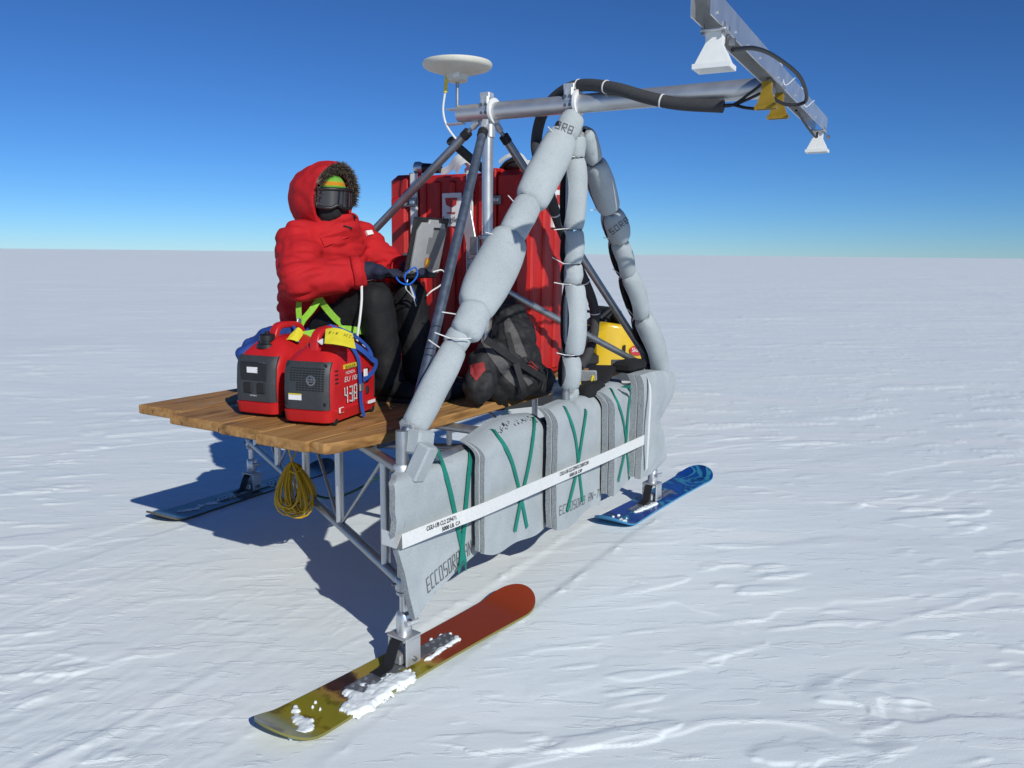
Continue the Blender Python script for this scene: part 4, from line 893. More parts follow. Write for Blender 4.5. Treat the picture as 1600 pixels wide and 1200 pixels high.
MB().box(L(.46, .45 + .04, CZ + .03), (.07, .05, .055), FR, .012).build('buckle', 'cream', T)

# ------------------------------------------------------------------ insulated hoses
hp = [ona(1130, 166, -.05), ona(1060, 162, -.06), ona(1010, 152, -.065), ona(960, 138, -.06), ona(910, 133, .0), ona(875, 146, .06), ona(848, 178, .10), ona(838, 220, .12), L(.17, .25, 2.05), L(.30, .22, 1.85), L(.50, .20, 1.66), L(.74, .22, 1.50), L(.86, .24, 1.34), L(.90, .26, 1.16), L(.88, .28, 1.0)]
hp = hp[:8] + [onw(842, 250, .2), onw(858, 300, .25), onw(872, 345, .28), onw(893, 395, .28), onw(914, 440, .26), onw(928, 480, .25), onw(928, 520, .25), onw(918, 555, .25), onw(905, 574, .25)]
hose = MB().sweep(catmull(hp, 8), .030, 16).build('insulated_hose', 'hose'); tag(hose, 'thick dark grey insulated hose looping from the boom down behind the upright sleeve', 'hose')
cm = catmull(hp, 8)
for k in (12, 26, 33, 78, 96, 106):
    d = (cm[k + 1] - cm[k]).normalized(); MB().lathe(cm[k] - d * .004, [(.0308, 0), (.0325, .001), (.0325, .007), (.0308, .008)], ax=d, seg=16).build('tie_band', 'cablewhite', hose)
for e in ((1195, 128), (1188, 146), (1180, 170)):
    MB().sweep(catmull([hp[0] + (hp[1] - hp[0]) * .1, ona(1145, 164, -.04), ona((1145 + e[0]) / 2, (164 + e[1]) / 2 + 1, -.07), ona(e[0], e[1], -.09)], 6), .007, 8).build('cable_tail', 'cableblack', hose)
tag(MB().sweep(catmull([ona(703, 219, .05), onw(722, 236, .75), onw(745, 256, .72), onw(768, 275, .70), onw(785, 300, .7)], 6), .026, 14).build('hose_end', 'hose'), 'short dark hose end behind the inner mast head', 'hose')

# ------------------------------------------------------------------ generators
def rrect(hx, hy, r, n=5):
    out = []
    for cx, cy, a0 in ((hx - r, hy - r, 0), (-hx + r, hy - r, 90), (-hx + r, -hy + r, 180), (hx - r, -hy + r, 270)):
        for i in range(n + 1): t = R(a0 + 90 * i / n); out.append((cx + r * math.cos(t), cy + r * math.sin(t)))
    return out
def generator(label, p, yaw, front):
    """local x = length (front at -x), y = width"""
    T = thing('generator', p, label, 'generator', 'portable generators on the deck'); X = Matrix.Translation(p) @ Matrix.Rotation(yaw, 4, 'Z') @ Matrix.Scale(1.1, 4); mr = 1 if front else -1
    lv = [(.012, .195, .100, 0, .035), (.018, .208, .112, 0, .04), (.060, .213, .117, 0, .04), (.066, .206, .111, 0, .04), (.14, .208, .114, 0, .042), (.22, .203, .115, .002, .045), (.252, .194, .113, .004, .05), (.278, .176, .104, .008, .055), (.300, .155, .088, .012, .055), (.320, .135, .066, .014, .045), (.334, .120, .048, .015, .036), (.338, .10, .03, .015, .028)]
    mb = MB(X); rings = []
    for zz, hx, hy, cx, rr_ in lv: rings.append([(cx + x, y, zz) for x, y in rrect(hx, hy, min(rr_, hy * .95))])
    mb.loft(rings, True); mb.build('shell', 'red', T, 50)
    # carry handle: an arch along the length
    h = MB(X); hpts = catmull([(x_ * mr, 0, z_) for x_, z_ in ((.125, .29), (.118, .345), (.085, .376), (0, .384), (-.045, .376), (-.068, .345), (-.075, .30))], 6); rings = []
    for i, q in enumerate(hpts):
        d = (hpts[min(i + 1, len(hpts) - 1)] - hpts[max(0, i - 1)]).normalized(); n = Vector((d.z, 0, -d.x)); rings.append([q + n * y2 + Vector((0, x2, 0)) for x2, y2 in rrect(.021, .014, .009, 3)])
    h.loft(rings, True); h.build('carry_handle', 'red', T, 60)
    MB(X).lathe((-.115 * mr, 0, .292), [(.048, 0), (.046, .016), (.031, .020), (.031, .030), (.034, .032), (.034, .054), (.027, .060), (.012, .062), (.012, .070), (.004, .072)], seg=24).build('fuel_cap', 'black', T)
    for sx in (-.16, .16):
        for sy in (-1, 1): MB(X).lathe((sx, sy * .098 - .016, .0175), [(.012, 0), (.0165, .004), (.0165, .028), (.012, .032)], ax=(0, 1, 0), seg=14).build('foot', 'rubber', T)
    # end panels hug the shell
    for s in (-1, 1):
        mb = MB(X); ys = np.linspace(-.104, .104, 15); zs = np.linspace(.070, .264, 16); V = []
        def sx_(zz):
            for (za, ha, *_r), (zb_, hb, *_q) in zip(lv, lv[1:]):
                if za <= zz <= zb_: k = (zz - za) / (zb_ - za); ca = _r[1]; cb = _q[1]; return ha + (hb - ha) * k, ca + (cb - ca) * k
        def pt(y, zz, o):
            hx, cx = sx_(zz); r_ = .045; e = max(0, abs(y) - (.115 - r_)); bx = hx - r_ + math.sqrt(max(1e-6, r_ * r_ - e * e)); return (cx * 1 + s * (bx + o), y, zz)
        outer = [[pt(y, zz, .007) for y in ys] for zz in zs]; inner = [[pt(y, zz, -.004) for y in ys] for zz in zs]; n = len(ys); nz = len(zs)
        vs = [q for r in outer for q in r] + [q for r in inner for q in r]; k0 = n * nz; fs = []
        for i in range(nz - 1):
            for j in range(n - 1): a = i * n + j; fs.append((a, a + 1, a + n + 1, a + n) if s > 0 else (a, a + n, a + n + 1, a + 1))
        for i in range(nz - 1):
            for j in (0, n - 1): a = i * n + j; fs.append((a, a + n, k0 + a + n, k0 + a))
        for j in range(n - 1):
            for i in (0, nz - 1): a = i * n + j; fs.append((a, a + 1, k0 + a + 1, k0 + a))
        mb.add(vs, fs); ep = mb.build('end_panel', 'panelgrey', T, 35)
        is_exhaust = (s == -1) != front
        D = lambda y, zz, o=.0075: X @ Vector(pt(y, zz, o))
        outv = (X.to_3x3() @ Vector((s, 0, 0))).normalized(); side = (X.to_3x3() @ Vector((0, 1, 0))).normalized()
        rotp = Matrix((outv, side, Vector((0, 0, 1)))).transposed()
        if is_exhaust:
            for i in range(10):
                for j in range(11):
                    y, zz = -.082 + .0145 * j, .150 + .0098 * i
                    if (j > 8 and i < 4) or abs(y) > .084: continue
                    MB().box(D(y, zz, .0062), (.006, .011, .0048), rotp).build('vent_slot', 'rubber', ep)
            MB().lathe(D(s * .03, .190, .004), [(.024, 0), (.024, .008), (.017, .009), (.015, .004)], ax=outv, seg=18).build('exhaust', 'bolt', ep)
            l = MB().box(D(-s * .045, .120, .0065), (.004, .066, .028), rotp).build('rating_label', 'label', ep); MB().box(D(-s * .045, .132, .0085), (.003, .064, .005), rotp).build('label_stripe', 'yellowlab', ep)
            for y in (-.094, .094):
                for zz in (.094, .25): MB().lathe(D(y * .93, zz, .004), [(.009, 0), (.009, .004), (.004, .005)], ax=outv, seg=12).build('panel_screw', 'rubber', ep)
        else:
            MB().box(D(0, .190, .007), (.006, .155, .105), rotp, .002).build('control_face', 'black', ep)
            for y in (-.04, .03): MB().box(D(y, .128, .0085), (.010, .048, .05), rotp, .004).build('socket', 'rubber', ep)
            MB().box(D(-s * .005, .205, .0105), (.006, .062, .028), rotp, .001).build('number_label', 'label', ep); MB().box(D(s * .045, .232, .0105), (.006, .045, .012), rotp, .001).build('number_label', 'label', ep)
            text('2012', 'lettering', D(-s * -.022, .198, .0105) + outv * .004, side * s, Vector((0, 0, 1)), .022, 'ink', ep, .05, .001)
            text('HONDA', 'lettering', D(s * -.02, .092, .0085), side * s, Vector((0, 0, 1)), .010, 'label', ep, .04, .001)
    # side markings on the -y side (seen in the photo)
    S = lambda x, zz, o=.0012: X @ Vector((x, -.1155 - o, zz)); xd = X.to_3x3() @ Vector((1, 0, 0)); up_ = Vector((0, 0, 1)); rs = Matrix((xd, X.to_3x3() @ Vector((0, 1, 0)), up_)).transposed()
    if not front:
        MB().box(S(-.045, .236, .002), (.105, .006, .020), rs).build('name_label', 'yellowlab', T); text('BASLER', 'lettering', S(-.093, .229, .0055), xd, up_, .020, 'ink', T, .096, .001)
        text('HONDA', 'lettering', S(-.085, .203, .002), xd, up_, .021, 'label', T, .085, .001); text('EU 10i', 'lettering', S(-.10, .172, .002), xd, up_, .034, 'label', T, .125, .001, shear=.2)
        strokes('43B', T, S(-.10, .088, .003), xd, up_, .066, .125, .0075, 'label', jitter=.004)
        MB().box(S(-.135, .062, .0075), (.030, .006, .024), rs).build('pictogram', 'label', T); MB().box(S(-.135, .062, .0095), (.026, .004, .020), rs).build('pictogram_field', 'red', T)
        MB().box(S(.135, .054, .004), (.055, .010, .014), rs).build('spec_label', 'label', T)
        for i in range(4): MB().box(S(-.155, .176 + .017 * i, 0), (.024, .008, .005), rs, .002).build('side_slot', 'rubber', T)
        for i, zz in enumerate((.11, .16)): MB().box(S(.105, zz, 0), (.022, .012, .038), rs, .005).build('lever_slot', 'rubber', T)
        MB().box(S(.105, .20, 0), (.03, .010, .02), rs, .004).build('lever', 'rubber', T)
    else:
        MB().box(S(-.06, .10, .002), (.020, .008, .022), rs).build('spec_label', 'label', T); MB().box(S(-.15, .15, 0), (.014, .008, .008), rs).build('side_slot', 'rubber', T)
    return T, X, S, xd
g2f = atz(484, 664, ZD); y2 = R(72); G2P = g2f + Vector((math.cos(y2), math.sin(y2), 0)) * .20
g1f = atz(406, 650, ZD); y1 = R(67); G1P = g1f + Vector((math.cos(y1), math.sin(y1), 0)) * .20
G2, X2, S2, xd2 = generator('red generator marked 43B with dark louvred end, nearer the camera', G2P + Vector((0, 0, .001)), y2, False)
G1, X1, S1, xd1 = generator('red generator with control sockets and black fuel cap facing left', G1P + Vector((0, 0, .001)), y1, True)
# blue lashing with buckle and yellow note on the nearer generator
mb = MB(); out2 = X2.to_3x3() @ Vector((0, -1, 0)); XV = lambda x, y, z: X2 @ Vector((x, y, z))
mb.ribbon(catmull([XV(-.02, .06, .348), XV(-.02, 0, .392), XV(-.005, -.05, .372), XV(.0, -.088, .325), XV(.008, -.124, .265), XV(.015, -.128, .20), XV(.02, -.128, .13), XV(.022, -.129, .06), XV(.024, -.140, .006)], 6), [out2] * 49, .026, .003)
mb.ribbon(catmull([XV(.0, -.09, .33), XV(.05, -.124, .29), XV(.12, -.132, .245), XV(.155, -.135, .225), XV(.11, -.140, .19), XV(.03, -.136, .165)], 6), [out2] * 31, .026, .003)
mb.ribbon(catmull([XV(.02, -.03, .382), XV(.08, -.075, .345), XV(.12, -.108, .30), XV(.125, -.122, .27), XV(.10, -.13, .262)], 6), [out2 * .7 + Vector((0, 0, .7))] * 25, .03, .003)
T = thing('lashing_strap', G2P + Vector((0, 0, .2)), 'blue lashing strap with metal buckle over the generator marked 43B', 'strap'); mb.build('webbing', 'blueweb', T)
MB().box(XV(.021, -.133, .135), (.034, .01, .034), X2.to_3x3(), .003).build('buckle', 'steel', T); MB().box(XV(.05, -.138, .195), (.028, .006, .032), X2.to_3x3(), .001).build('strap_label', 'label', T)
mb = MB(); mb.ribbon(catmull([XV(-.14, -.03, .335), XV(-.11, -.045, .345), XV(-.06, -.075, .342), XV(-.01, -.10, .318)], 6), Vector((0, 0, 1)) + out2 * .4, .03, .004)
tag(mb.build('strap_tail', 'whiteweb'), 'white strap tail under the yellow note on the generator', 'strap')
def paper(label, ptsq, m='yellow', txt=None):
    a, b, c, d = [Vector(p) for p in ptsq]; mb = MB(); n = 10; vs = []; 
    nr = (b - a).cross(d - a).normalized()
    for k in (0, 1):
        for i in range(n + 1):
            for j in range(n + 1):
                s, t = i / n, j / n; q = a.lerp(b, s).lerp(d.lerp(c, s), t) + nr * (.012 * math.sin(s * 3.2 + .4) * (.4 + t) + .004 * noise.noise(Vector((s * 3, t * 3, 2)))) - nr * .0012 * k; vs.append(q)
    W_ = n + 1; fs = []
    for i in range(n):
        for j in range(n): q = i * W_ + j; fs.append((q, q + W_, q + W_ + 1, q + 1)); q += W_ * W_; fs.append((q, q + 1, q + W_ + 1, q + W_))
    mb.add(vs, fs); o = mb.build('paper_note', m, None, 60); tag(o, label, 'note')
    return o, nr
# big yellow note
wn = loc(XV(0, -.02, .36))
c_ = XV(-.07, -.03, .40); vd = (c_ - Vector((0, 0, CAM_H))).normalized()
pn = (-vd * .45 + Vector((0, 0, .9))).normalized()
q_ = [ray_plane(x, y, c_, pn) for x, y in ((507, 537), (556, 544), (551, 519), (509, 516))]
nt_, nr_ = paper('bright yellow paper note with handwriting on top of the nearer generator', q_)
text('E I E    H x N', 'handwriting', ray_plane(513, 525, c_, pn) + nr_ * .013, q_[1] - q_[0], q_[3] - q_[0], .024, 'ink', nt_, .13, .003)
c2 = X1 @ Vector((.05, 0, .385)); q2 = [ray_plane(x, y, c2, pn) for x, y in ((447, 531), (466, 533), (475, 518), (462, 515))]
paper('small folded yellow paper on top of the generator with control sockets', q2)
# small items on the farther generator: blue tie
tag(MB().ribbon(catmull([X1 @ Vector((.03, -.03, .375)), X1 @ Vector((.0, -.07, .345)), X1 @ Vector((-.03, -.095, .312))], 6), Vector((0, 0, 1)) + (X1.to_3x3() @ Vector((0, -1, 0))), .022, .003).build('strap_tail', 'blueweb'), 'blue strap end on the shoulder of the farther generator', 'strap')

# ------------------------------------------------------------------ bags
mb = MB(); cb = onw(428, 545, 1.30)
for (dx, dy, dz, r) in ((-.10, 0, -.03, .10), (0, .02, .02, .11), (.10, .03, .04, .10), (-.04, .08, -.04, .12), (.08, .10, -.02, .12), (.16, .05, .01, .08)): mb.ell(cb + Vector((dx, dy, dz)), (r, r, r * .85))
mb.box(Vector((cb.x + .04, cb.y + .04, (cb.z + ZD) / 2)), (.30, .22, cb.z - ZD), None, .03)
tag(link('cloth_bundle', remesh(mb, .014, 5, .02, 9), 'bagblue', None, 60), 'blue cloth bundle lying behind the two generators', 'bag')
mb = MB(); mb.box(L(-.42, 1.30, 1.025), (.56, .42, .20), FR, .07); mb.ell(L(-.60, 1.10, 1.05), (.11, .12, .10)); mb.ell(L(-.3, 1.12, 1.03), (.13, .1, .09))
tag(link('seat_bag', remesh(mb, .014, 6, .015, 9, 3), 'bagblue', None, 60), 'blue bag that the seated person sits on', 'bag')
mb = MB(); mb.ell(L(-.28, .60, ZD + .05), (.22, .14, .058), FR); mb.ell(L(-.42, .55, ZD + .05), (.12, .1, .06), FR); mb.ell(L(-.12, .66, ZD + .045), (.14, .1, .05), FR)
tag(link('dry_bag', remesh(mb, .012, 5, .015, 10, 5), 'bagdark', None, 60), 'flattened dark blue bag on the deck under the near mast leg', 'bag')

# ------------------------------------------------------------------ backpack
def backpack():
    T = thing('backpack', L(-.03, .30, ZD), 'black and grey backpack with red patches leaning on the red case', 'backpack')
    mb = MB(); up_ = (L(.13, .44, 1.42) - L(-.05, .28, ZD)).normalized()
    for (a, w, z, rx, ry, rz) in ((-.06, .27, 1.03, .20, .15, .12), (-.02, .29, 1.12, .19, .145, .14), (.05, .34, 1.23, .165, .125, .13), (.10, .39, 1.33, .125, .10, .10), (.13, .42, 1.40, .075, .06, .05), (-.19, .27, 1.03, .11, .12, .12), (.10, .20, 1.00, .10, .10, .09)):
        mb.ell(L(a, w, z), (rx, ry, rz), FR)
    for x_, y_, w_, r_ in ((752, 592, .25, .085), (748, 606, .25, .085), (756, 570, .27, .09), (770, 560, .25, .10)): mb.ell(onw(x_, y_, w_), (r_, r_ * .8, r_))
    link('pack_body', remesh(mb, .010, 6, .014, 11, 8), 'packblack', T, 60)
    pb = [c for c in T.children][0]; cst = caster(pb)
    def patch(name, m, poly):
        def inside(x, y):
            r_ = False
            for (x0, y0), (x1, y1) in zip(poly, poly[1:] + poly[:1]):
                if (y0 > y) != (y1 > y) and x < (x1 - x0) * (y - y0) / (y1 - y0) + x0: r_ = not r_
            return r_
        xs = [p[0] for p in poly]; ys = [p[1] for p in poly]; g = 1.0; idx = {}; vs = []; fs = []
        nx, ny = int((max(xs) - min(xs)) / g) + 1, int((max(ys) - min(ys)) / g) + 1; P_ = lambda i, j: (min(xs) + i * g, min(ys) + j * g)
        for i in range(nx):
            for j in range(ny):
                if not inside(min(xs) + (i + .5) * g, min(ys) + (j + .5) * g): continue
                q = []
                for k in ((i, j), (i + 1, j), (i + 1, j + 1), (i, j + 1)):
                    if k not in idx:
                        h = cst(EYE, ray(*P_(*k)).normalized()); idx[k] = None
                        if h: idx[k] = len(vs); vs.append(h[0] + h[1] * .0045)
                    q.append(idx[k])
                if None not in q: fs.append(q)
        if fs: mb_ = MB(); mb_.add(vs, fs); mb_.build(name, m, T, 60)
    patch('side_panel', 'packgrey', [(788, 504), (795, 496), (808, 520), (823, 557), (815, 559), (797, 545), (790, 527)])
    patch('side_panel', 'packgrey', [(752, 534), (763, 534), (769, 546), (792, 566), (802, 583), (811, 602), (806, 605), (793, 595), (779, 578), (762, 554)])
    patch('side_panel', 'packgrey', [(816, 589), (823, 590), (833, 597), (824, 603)])
    patch('red_patch', 'packred', [(735, 571), (756, 566), (758, 579), (744, 596), (735, 584)])
    patch('red_patch', 'packred', [(827, 562), (842, 576), (834, 586), (821, 580)])
    for pts in ([(792, 520, .22), (802, 556, .16), (815, 600, .115), (818, 615, .115)], [(758, 530, .20), (800, 560, .15), (850, 592, .10)]):
        MB().ribbon(catmull([onw(*p) for p in pts], 6), N3 - U3 * .5, .035, .006).build('strap', 'packblack', T)
    MB().sweep(catmull([onw(828, 562, .13), onw(845, 568, .105), onw(855, 580, .10), onw(852, 600, .10), onw(848, 612, .11)], 6), .004, 6).build('lace', 'rubber', T)
    MB().sweep(catmull([onw(824, 560, .14), onw(838, 575, .115), onw(850, 575, .10), onw(842, 566, .11)], 6), .004, 6).build('lace', 'rubber', T)
    MB().sweep(catmull([onw(782, 475, .45), onw(790, 462, .43), onw(800, 462, .43), onw(804, 474, .43)], 6), .009, 8).build('haul_loop', 'packblack', T)
backpack()
# black connectors on the deck edge beside the pack
T = thing('cable_connectors', L(.22, .22, ZD), 'black cable connectors with silver ends at the deck edge beside the backpack', 'connector')
for i in range(4):
    c = L(.20 + .012 * i, .30 - .05 * i, ZD + .022 + .018 * (i % 2)); MB().tube(c, c - U3 * .07 + N3 * .03, .017, seg=12).build('plug', 'rubber', T); MB().tube(c - U3 * .07 + N3 * .03, c - U3 * .10 + N3 * .042, .011, seg=10).build('plug_end', 'zinc', T)

# ------------------------------------------------------------------ person
def person():
    T = thing('person', L(-.45, 1.3, 1.11), 'person in red hooded parka and goggles sitting on the deck with a laptop', 'person')
    sh_r, sh_l = L(-.66, 1.25, 1.735), L(-.22, 1.22, 1.755); el_r, el_l = L(-.83, 1.08, 1.555), L(-.10, 1.03, 1.55); wr_r, wr_l = L(-.575, .84, 1.605), L(-.28, .82, 1.61)
    hip_r, hip_l = L(-.555, 1.26, 1.235), L(-.345, 1.25, 1.235); kn_r, kn_l = L(-.545, .83, 1.455), L(-.29, .80, 1.46); an_r, an_l = L(-.50, .79, 1.02), L(-.29, .74, 1.02)
    hd = L(-.505, 1.18, 1.975); nk = L(-.46, 1.20, 1.84); fwd = (N3 * .90 - U3 * .42 + Vector((0, 0, -.10))).normalized(); hf = (N3 * .97 - U3 * .10 + Vector((0, 0, -.04))).normalized(); rt = fwd.cross(Vector((0, 0, 1))).normalized(); upv = rt.cross(fwd).normalized()
    HF = Matrix((rt, fwd, upv)).transposed(); H = lambda x, y, z: hd + HF @ Vector((x, y, z))
    hr = hf.cross(Vector((0, 0, 1))).normalized(); HH = Matrix((hr, hf, hr.cross(hf))).transposed(); HO = lambda x, y, z: hd + HH @ Vector((x, y, z))
    # body: one continuous figure with head, torso and limbs
    b = MB()
    b.ell(H(0, -.01, .02), (.076, .095, .118), HF); b.ell(H(0, .045, -.045), (.058, .06, .075), HF); b.ell(H(0, .105, -.02), (.014, .02, .03), HF); b.ell(H(0, .092, -.075), (.028, .02, .016), HF)
    b.cap(hd - upv * .08, nk - Vector((0, 0, .06)), .058, .065)
    for k in range(6): t = k / 5; b.ell(L(-.45, 1.31 - .08 * t, 1.24 + .47 * t), (.16 + .02 * t, .12, .12), FR)
    b.cap(sh_r.lerp(sh_l, .15), sh_r.lerp(sh_l, .85), .085)
    for s, e, w_ in ((sh_r, el_r, wr_r), (sh_l, el_l, wr_l)): b.cap(s, e, .060, .046); b.cap(e, w_, .046, .033)
    for h_, k_, a_ in ((hip_r, kn_r, an_r), (hip_l, kn_l, an_l)): b.cap(h_, k_, .085, .062); b.cap(k_, a_, .060, .045)
    link('body', remesh(b, .010, 5), 'fleece', T, 60)
    # padded trousers
    t_ = MB()
    for h_, k_, a_ in ((hip_r, kn_r, an_r), (hip_l, kn_l, an_l)):
        t_.cap(h_, k_, .118, .098); m_ = k_.lerp(a_, .5); t_.cap(k_, m_ + N3 * .0, .100, .094); t_.cap(m_, a_ + Vector((0, 0, .0)), .094, .083)
    t_.cap(hip_r.lerp(hip_l, 0) + Vector((0, 0, .03)), hip_l + Vector((0, 0, .03)), .125); t_.ell(L(-.45, 1.33, 1.24), (.20, .15, .13), FR)
    link('trousers', remesh(t_, .010, 5, .012, 6, 2), 'trouser', T, 60)
    # parka
    p = MB()
    for k in range(9): t = k / 8; p.ell(L(-.455, 1.33 - .10 * t, 1.28 + .46 * t), (.245 + .045 * math.sin(t * 2.6), .175 + .03 * math.sin(t * 3), .115), FR)
    p.ell(L(-.42, 1.10, 1.50), (.17, .10, .14), FR)
    p.cap(sh_r, sh_l, .125, .120); p.ell(L(-.45, 1.20, 1.80), (.19, .14, .09), FR); p.ell(sh_r - Vector((0, 0, .03)), (.13, .13, .14), FR)
    for s, e, w_ in ((sh_r, el_r, wr_r), (sh_l, el_l, wr_l)):
        p.cap(s, e, .122, .108); 
        d = (w_ - e).normalized(); p.cap(e, e.lerp(w_, .55), .106, .094); p.cap(e.lerp(w_, .55), w_ - d * .075, .094, .080)
    # hem flap over the near hip
    p.ell(L(-.60, 1.30, 1.24), (.12, .14, .16), FR); p.ell(L(-.56, 1.24, 1.20), (.09, .10, .12), FR)
    # collar
    p.lathe(L(-.455, 1.195, 1.80), [(.15, 0), (.145, .05), (.13, .10), (.115, .115)], ax=Vector((0, 0, 1)) + N3 * .12, seg=20)
    pk = remesh(p, .010, 5, .0, 7, 1)
    pkn = [v.normal.copy() for v in pk.vertices]
    for v, vn in zip(pk.vertices, pkn):
        q = v.co; n1 = noise.noise(Vector((q.x * 6, q.y * 6, q.z * 16))) ; n2 = noise.noise(Vector((q.x * 15 + 4, q.y * 15, q.z * 26)))
        n3 = noise.noise(Vector((q.x * 4 + 9, q.y * 4, q.z * 7))); v.co = q + vn * (.015 * (min(abs(n1) * 2.6, 1) - .6) + .0025 * n2 + .010 * n3)
    jk = link('parka', pk, 'parka', T, 60)
    for e, w_ in ((el_r, wr_r), (el_l, wr_l)):
        d = (w_ - e).normalized(); c = MB(); c.lathe(w_ - d * .095, [(.055, 0), (.088, .004), (.091, .02), (.089, .05), (.083, .056), (.05, .05)], ax=d, seg=24); link('cuff', remesh(c, .007, 3, .004, 14), 'parka', jk, 60)
    # patches, zip and flap on the chest
    zp = [ray_plane(x, y, L(-.46, 1.0, 1.75), (N3 * .6 - U3 * .6)) for x, y in ((545, 352), (560, 358))]
    def on_body(x, y, obj=jk, depth=0):
        inv = ORIG[obj.name].inverted(); o_ = inv @ Vector((0, 0, CAM_H)); d_ = inv.to_3x3() @ ray(x, y).normalized(); ok, lc, nr, ix = obj.ray_cast(o_, d_)
        return (ORIG[obj.name] @ lc, ORIG[obj.name].to_3x3() @ nr) if ok else (None, None)
    bpy.context.view_layer.update()
    def decal(name, quad, m, th=.004):
        vs = []; 
        for x, y in quad:
            h_, nr = on_body(x, y)
            if h_ is None: return
            vs.append((h_, nr))
        nr = sum((n for _, n in vs), Vector()).normalized(); mb = MB(); mb.loft([[h_ - nr * .006 for h_, _ in vs], [h_ + nr * th for h_, _ in vs]], True); mb.build(name, m, jk, 0)
    decal('name_patch', [(570, 362), (579, 361), (582, 367), (573, 369)], 'label', .014)
    decal('pocket_flap', [(560, 352), (590, 360), (588, 373), (563, 368)], 'parka', .010)
    decal('pocket_flap', [(500, 372), (540, 360), (545, 370), (506, 386)], 'parka', .009)
    decal('zip_pull', [(537, 352), (550, 356), (549, 359), (536, 354)], 'black', .008)
    # hood with fur ruff, open towards fwd
    hv = MB(); nseg, nrow = 36, 22; rings = []
    def hoodpt(t, ph, o=0):    # t 0 = back pole, 1 = rim ; ph angle around the fwd axis
        th_ = t * R(104); k = math.cos(th_)       # polar angle from -fwd
        rx, ry, rz = .158 + o, .215 + o, .178 + o
        x = rx * math.sin(th_) * math.cos(ph); z = rz * math.sin(th_) * math.sin(ph); y = -ry * k
        z = z * (1.0 if z > 0 else 1.12) + .012; 
        if t > .75: s = (t - .75) / .25; x *= 1 - .03 * s; z *= 1 - .03 * s; y += .05 * s
        return HO(x - .0, y - .05 + .03 * (z / .17) * (1 if t > .5 else 0), z + .014)
    for i in range(nrow + 1): t = .02 + .98 * i / nrow; rings.append([hoodpt(t, 2 * math.pi * j / nseg) for j in range(nseg)])
    inner = [[hoodpt(.02 + .98 * i / nrow, 2 * math.pi * j / nseg, -.028) for j in range(nseg)] for i in range(nrow, -1, -1)]
    hv.loft(rings + inner, True)
    hm = hv.mesh('h')
    hm.update()
    hob = link('hood', remesh(hv, .0085, 4, .010, 7, 5), 'parka', T, 60)
    rim = [hoodpt(1.0, 2 * math.pi * j / nseg, -.020) + hf * .0 for j in range(nseg)]
    # fur: a dense ring of tapered tufts
    f = MB(); rr_ = random.Random(3)
    core = MB(); core.sweep([rim[j] for j in range(2, 21)], .013, 10); core.build('fur_base', 'fur', hob, 60)
    vsx, fsx = [], []
    for k in range(5200):
        j = rr_.random() * nseg; low = math.sin(2 * math.pi * j / nseg); nearside = math.cos(2 * math.pi * j / nseg)
        if low < -.25 or (nearside > .3 and low < .55 and rr_.random() < .8): continue
        i0 = int(j) % nseg; i1 = (i0 + 1) % nseg; c = rim[i0].lerp(rim[i1], j - int(j)); rad = (c - HO(0, .02, .02)); rad = (rad - hf * rad.dot(hf)).normalized(); tng = rad.cross(hf)
        ph = rr_.uniform(-2.0, .9) if rad.dot(U3) < .15 else rr_.uniform(-1.9, 1.9); d = (hf * math.cos(ph) + rad * math.sin(ph) + tng * rr_.uniform(-.7, .7)).normalized(); p0 = c + d * .014; ln = rr_.uniform(.012, .030); bend = Vector((rr_.uniform(-1, 1), rr_.uniform(-1, 1), rr_.uniform(-1.2, .6))) * .012; s_ = d.cross(Vector((rr_.random(), rr_.random(), rr_.random()))).normalized() * .0022
        b0 = len(vsx); vsx += [p0 - s_, p0 + s_, p0 + d * ln * .6 + bend * .5 + s_ * .6, p0 + d * ln + bend, p0 + d * ln * .6 + bend * .5 - s_ * .6]; fsx.append((b0, b0 + 1, b0 + 2, b0 + 3, b0 + 4))
    f.add(vsx, fsx); tag(f.build('fur_ruff', 'fur', hob, 0), kind='stuff')
    # hat
    h = MB(); rings = []
    for i in range(12):
        t = i / 11; th_ = R(4 + 86 * t); rings.append([H(.094 * math.sin(th_) * math.cos(q), -.008 + .112 * math.sin(th_) * math.sin(q), .048 + .100 * math.cos(th_)) for q in (2 * math.pi * j / 28 for j in range(28))])
    rings.append([q - upv * .022 for q in rings[-1]]); h.loft(rings, True); h.build('knit_hat', 'hat', T, 60)
    # face mask
    mk_ = MB(); mk_.ell(H(0, .030, -.062), (.082, .088, .075), HF); mk_.ell(H(0, .085, -.060), (.035, .042, .045), HF); mk_.cap(H(0, .02, -.10), H(0, -.03, -.17), .078, .09); mk_.ell(H(.052, .06, -.08), (.02, .03, .02), HF); mk_.ell(H(-.052, .06, -.08), (.02, .03, .02), HF)
    link('face_mask', remesh(mk_, .007, 4, .005, 16), 'fleece', T, 60)
    # goggles: curved lens in a frame, strap round the hood side
    gl = MB(); fr = MB(); nx, nz = 25, 9; V = []
    def gp(x, z, o):
        ang = x * R(66); rx, ry = .100 + o, .090 + o; nose = .018 * math.exp(-(x / .18) ** 2) if z < 0 else 0
        return H(rx * math.sin(ang), .030 + ry * math.cos(ang), .012 + z * (.050 - .010 * abs(x) ** 3) + (nose if z < 0 else 0) * -z)
    for o_, lst in ((.012, V),):
        for i in range(nz):
            for j in range(nx): lst.append(gp(-1 + 2 * j / (nx - 1), -1 + 2 * i / (nz - 1), o_))
    gl.add(V, [(i * nx + j, i * nx + j + 1, (i + 1) * nx + j + 1, (i + 1) * nx + j) for i in range(nz - 1) for j in range(nx - 1)])
    lo_ = gl.build('goggle_lens', 'lens', T, 60)
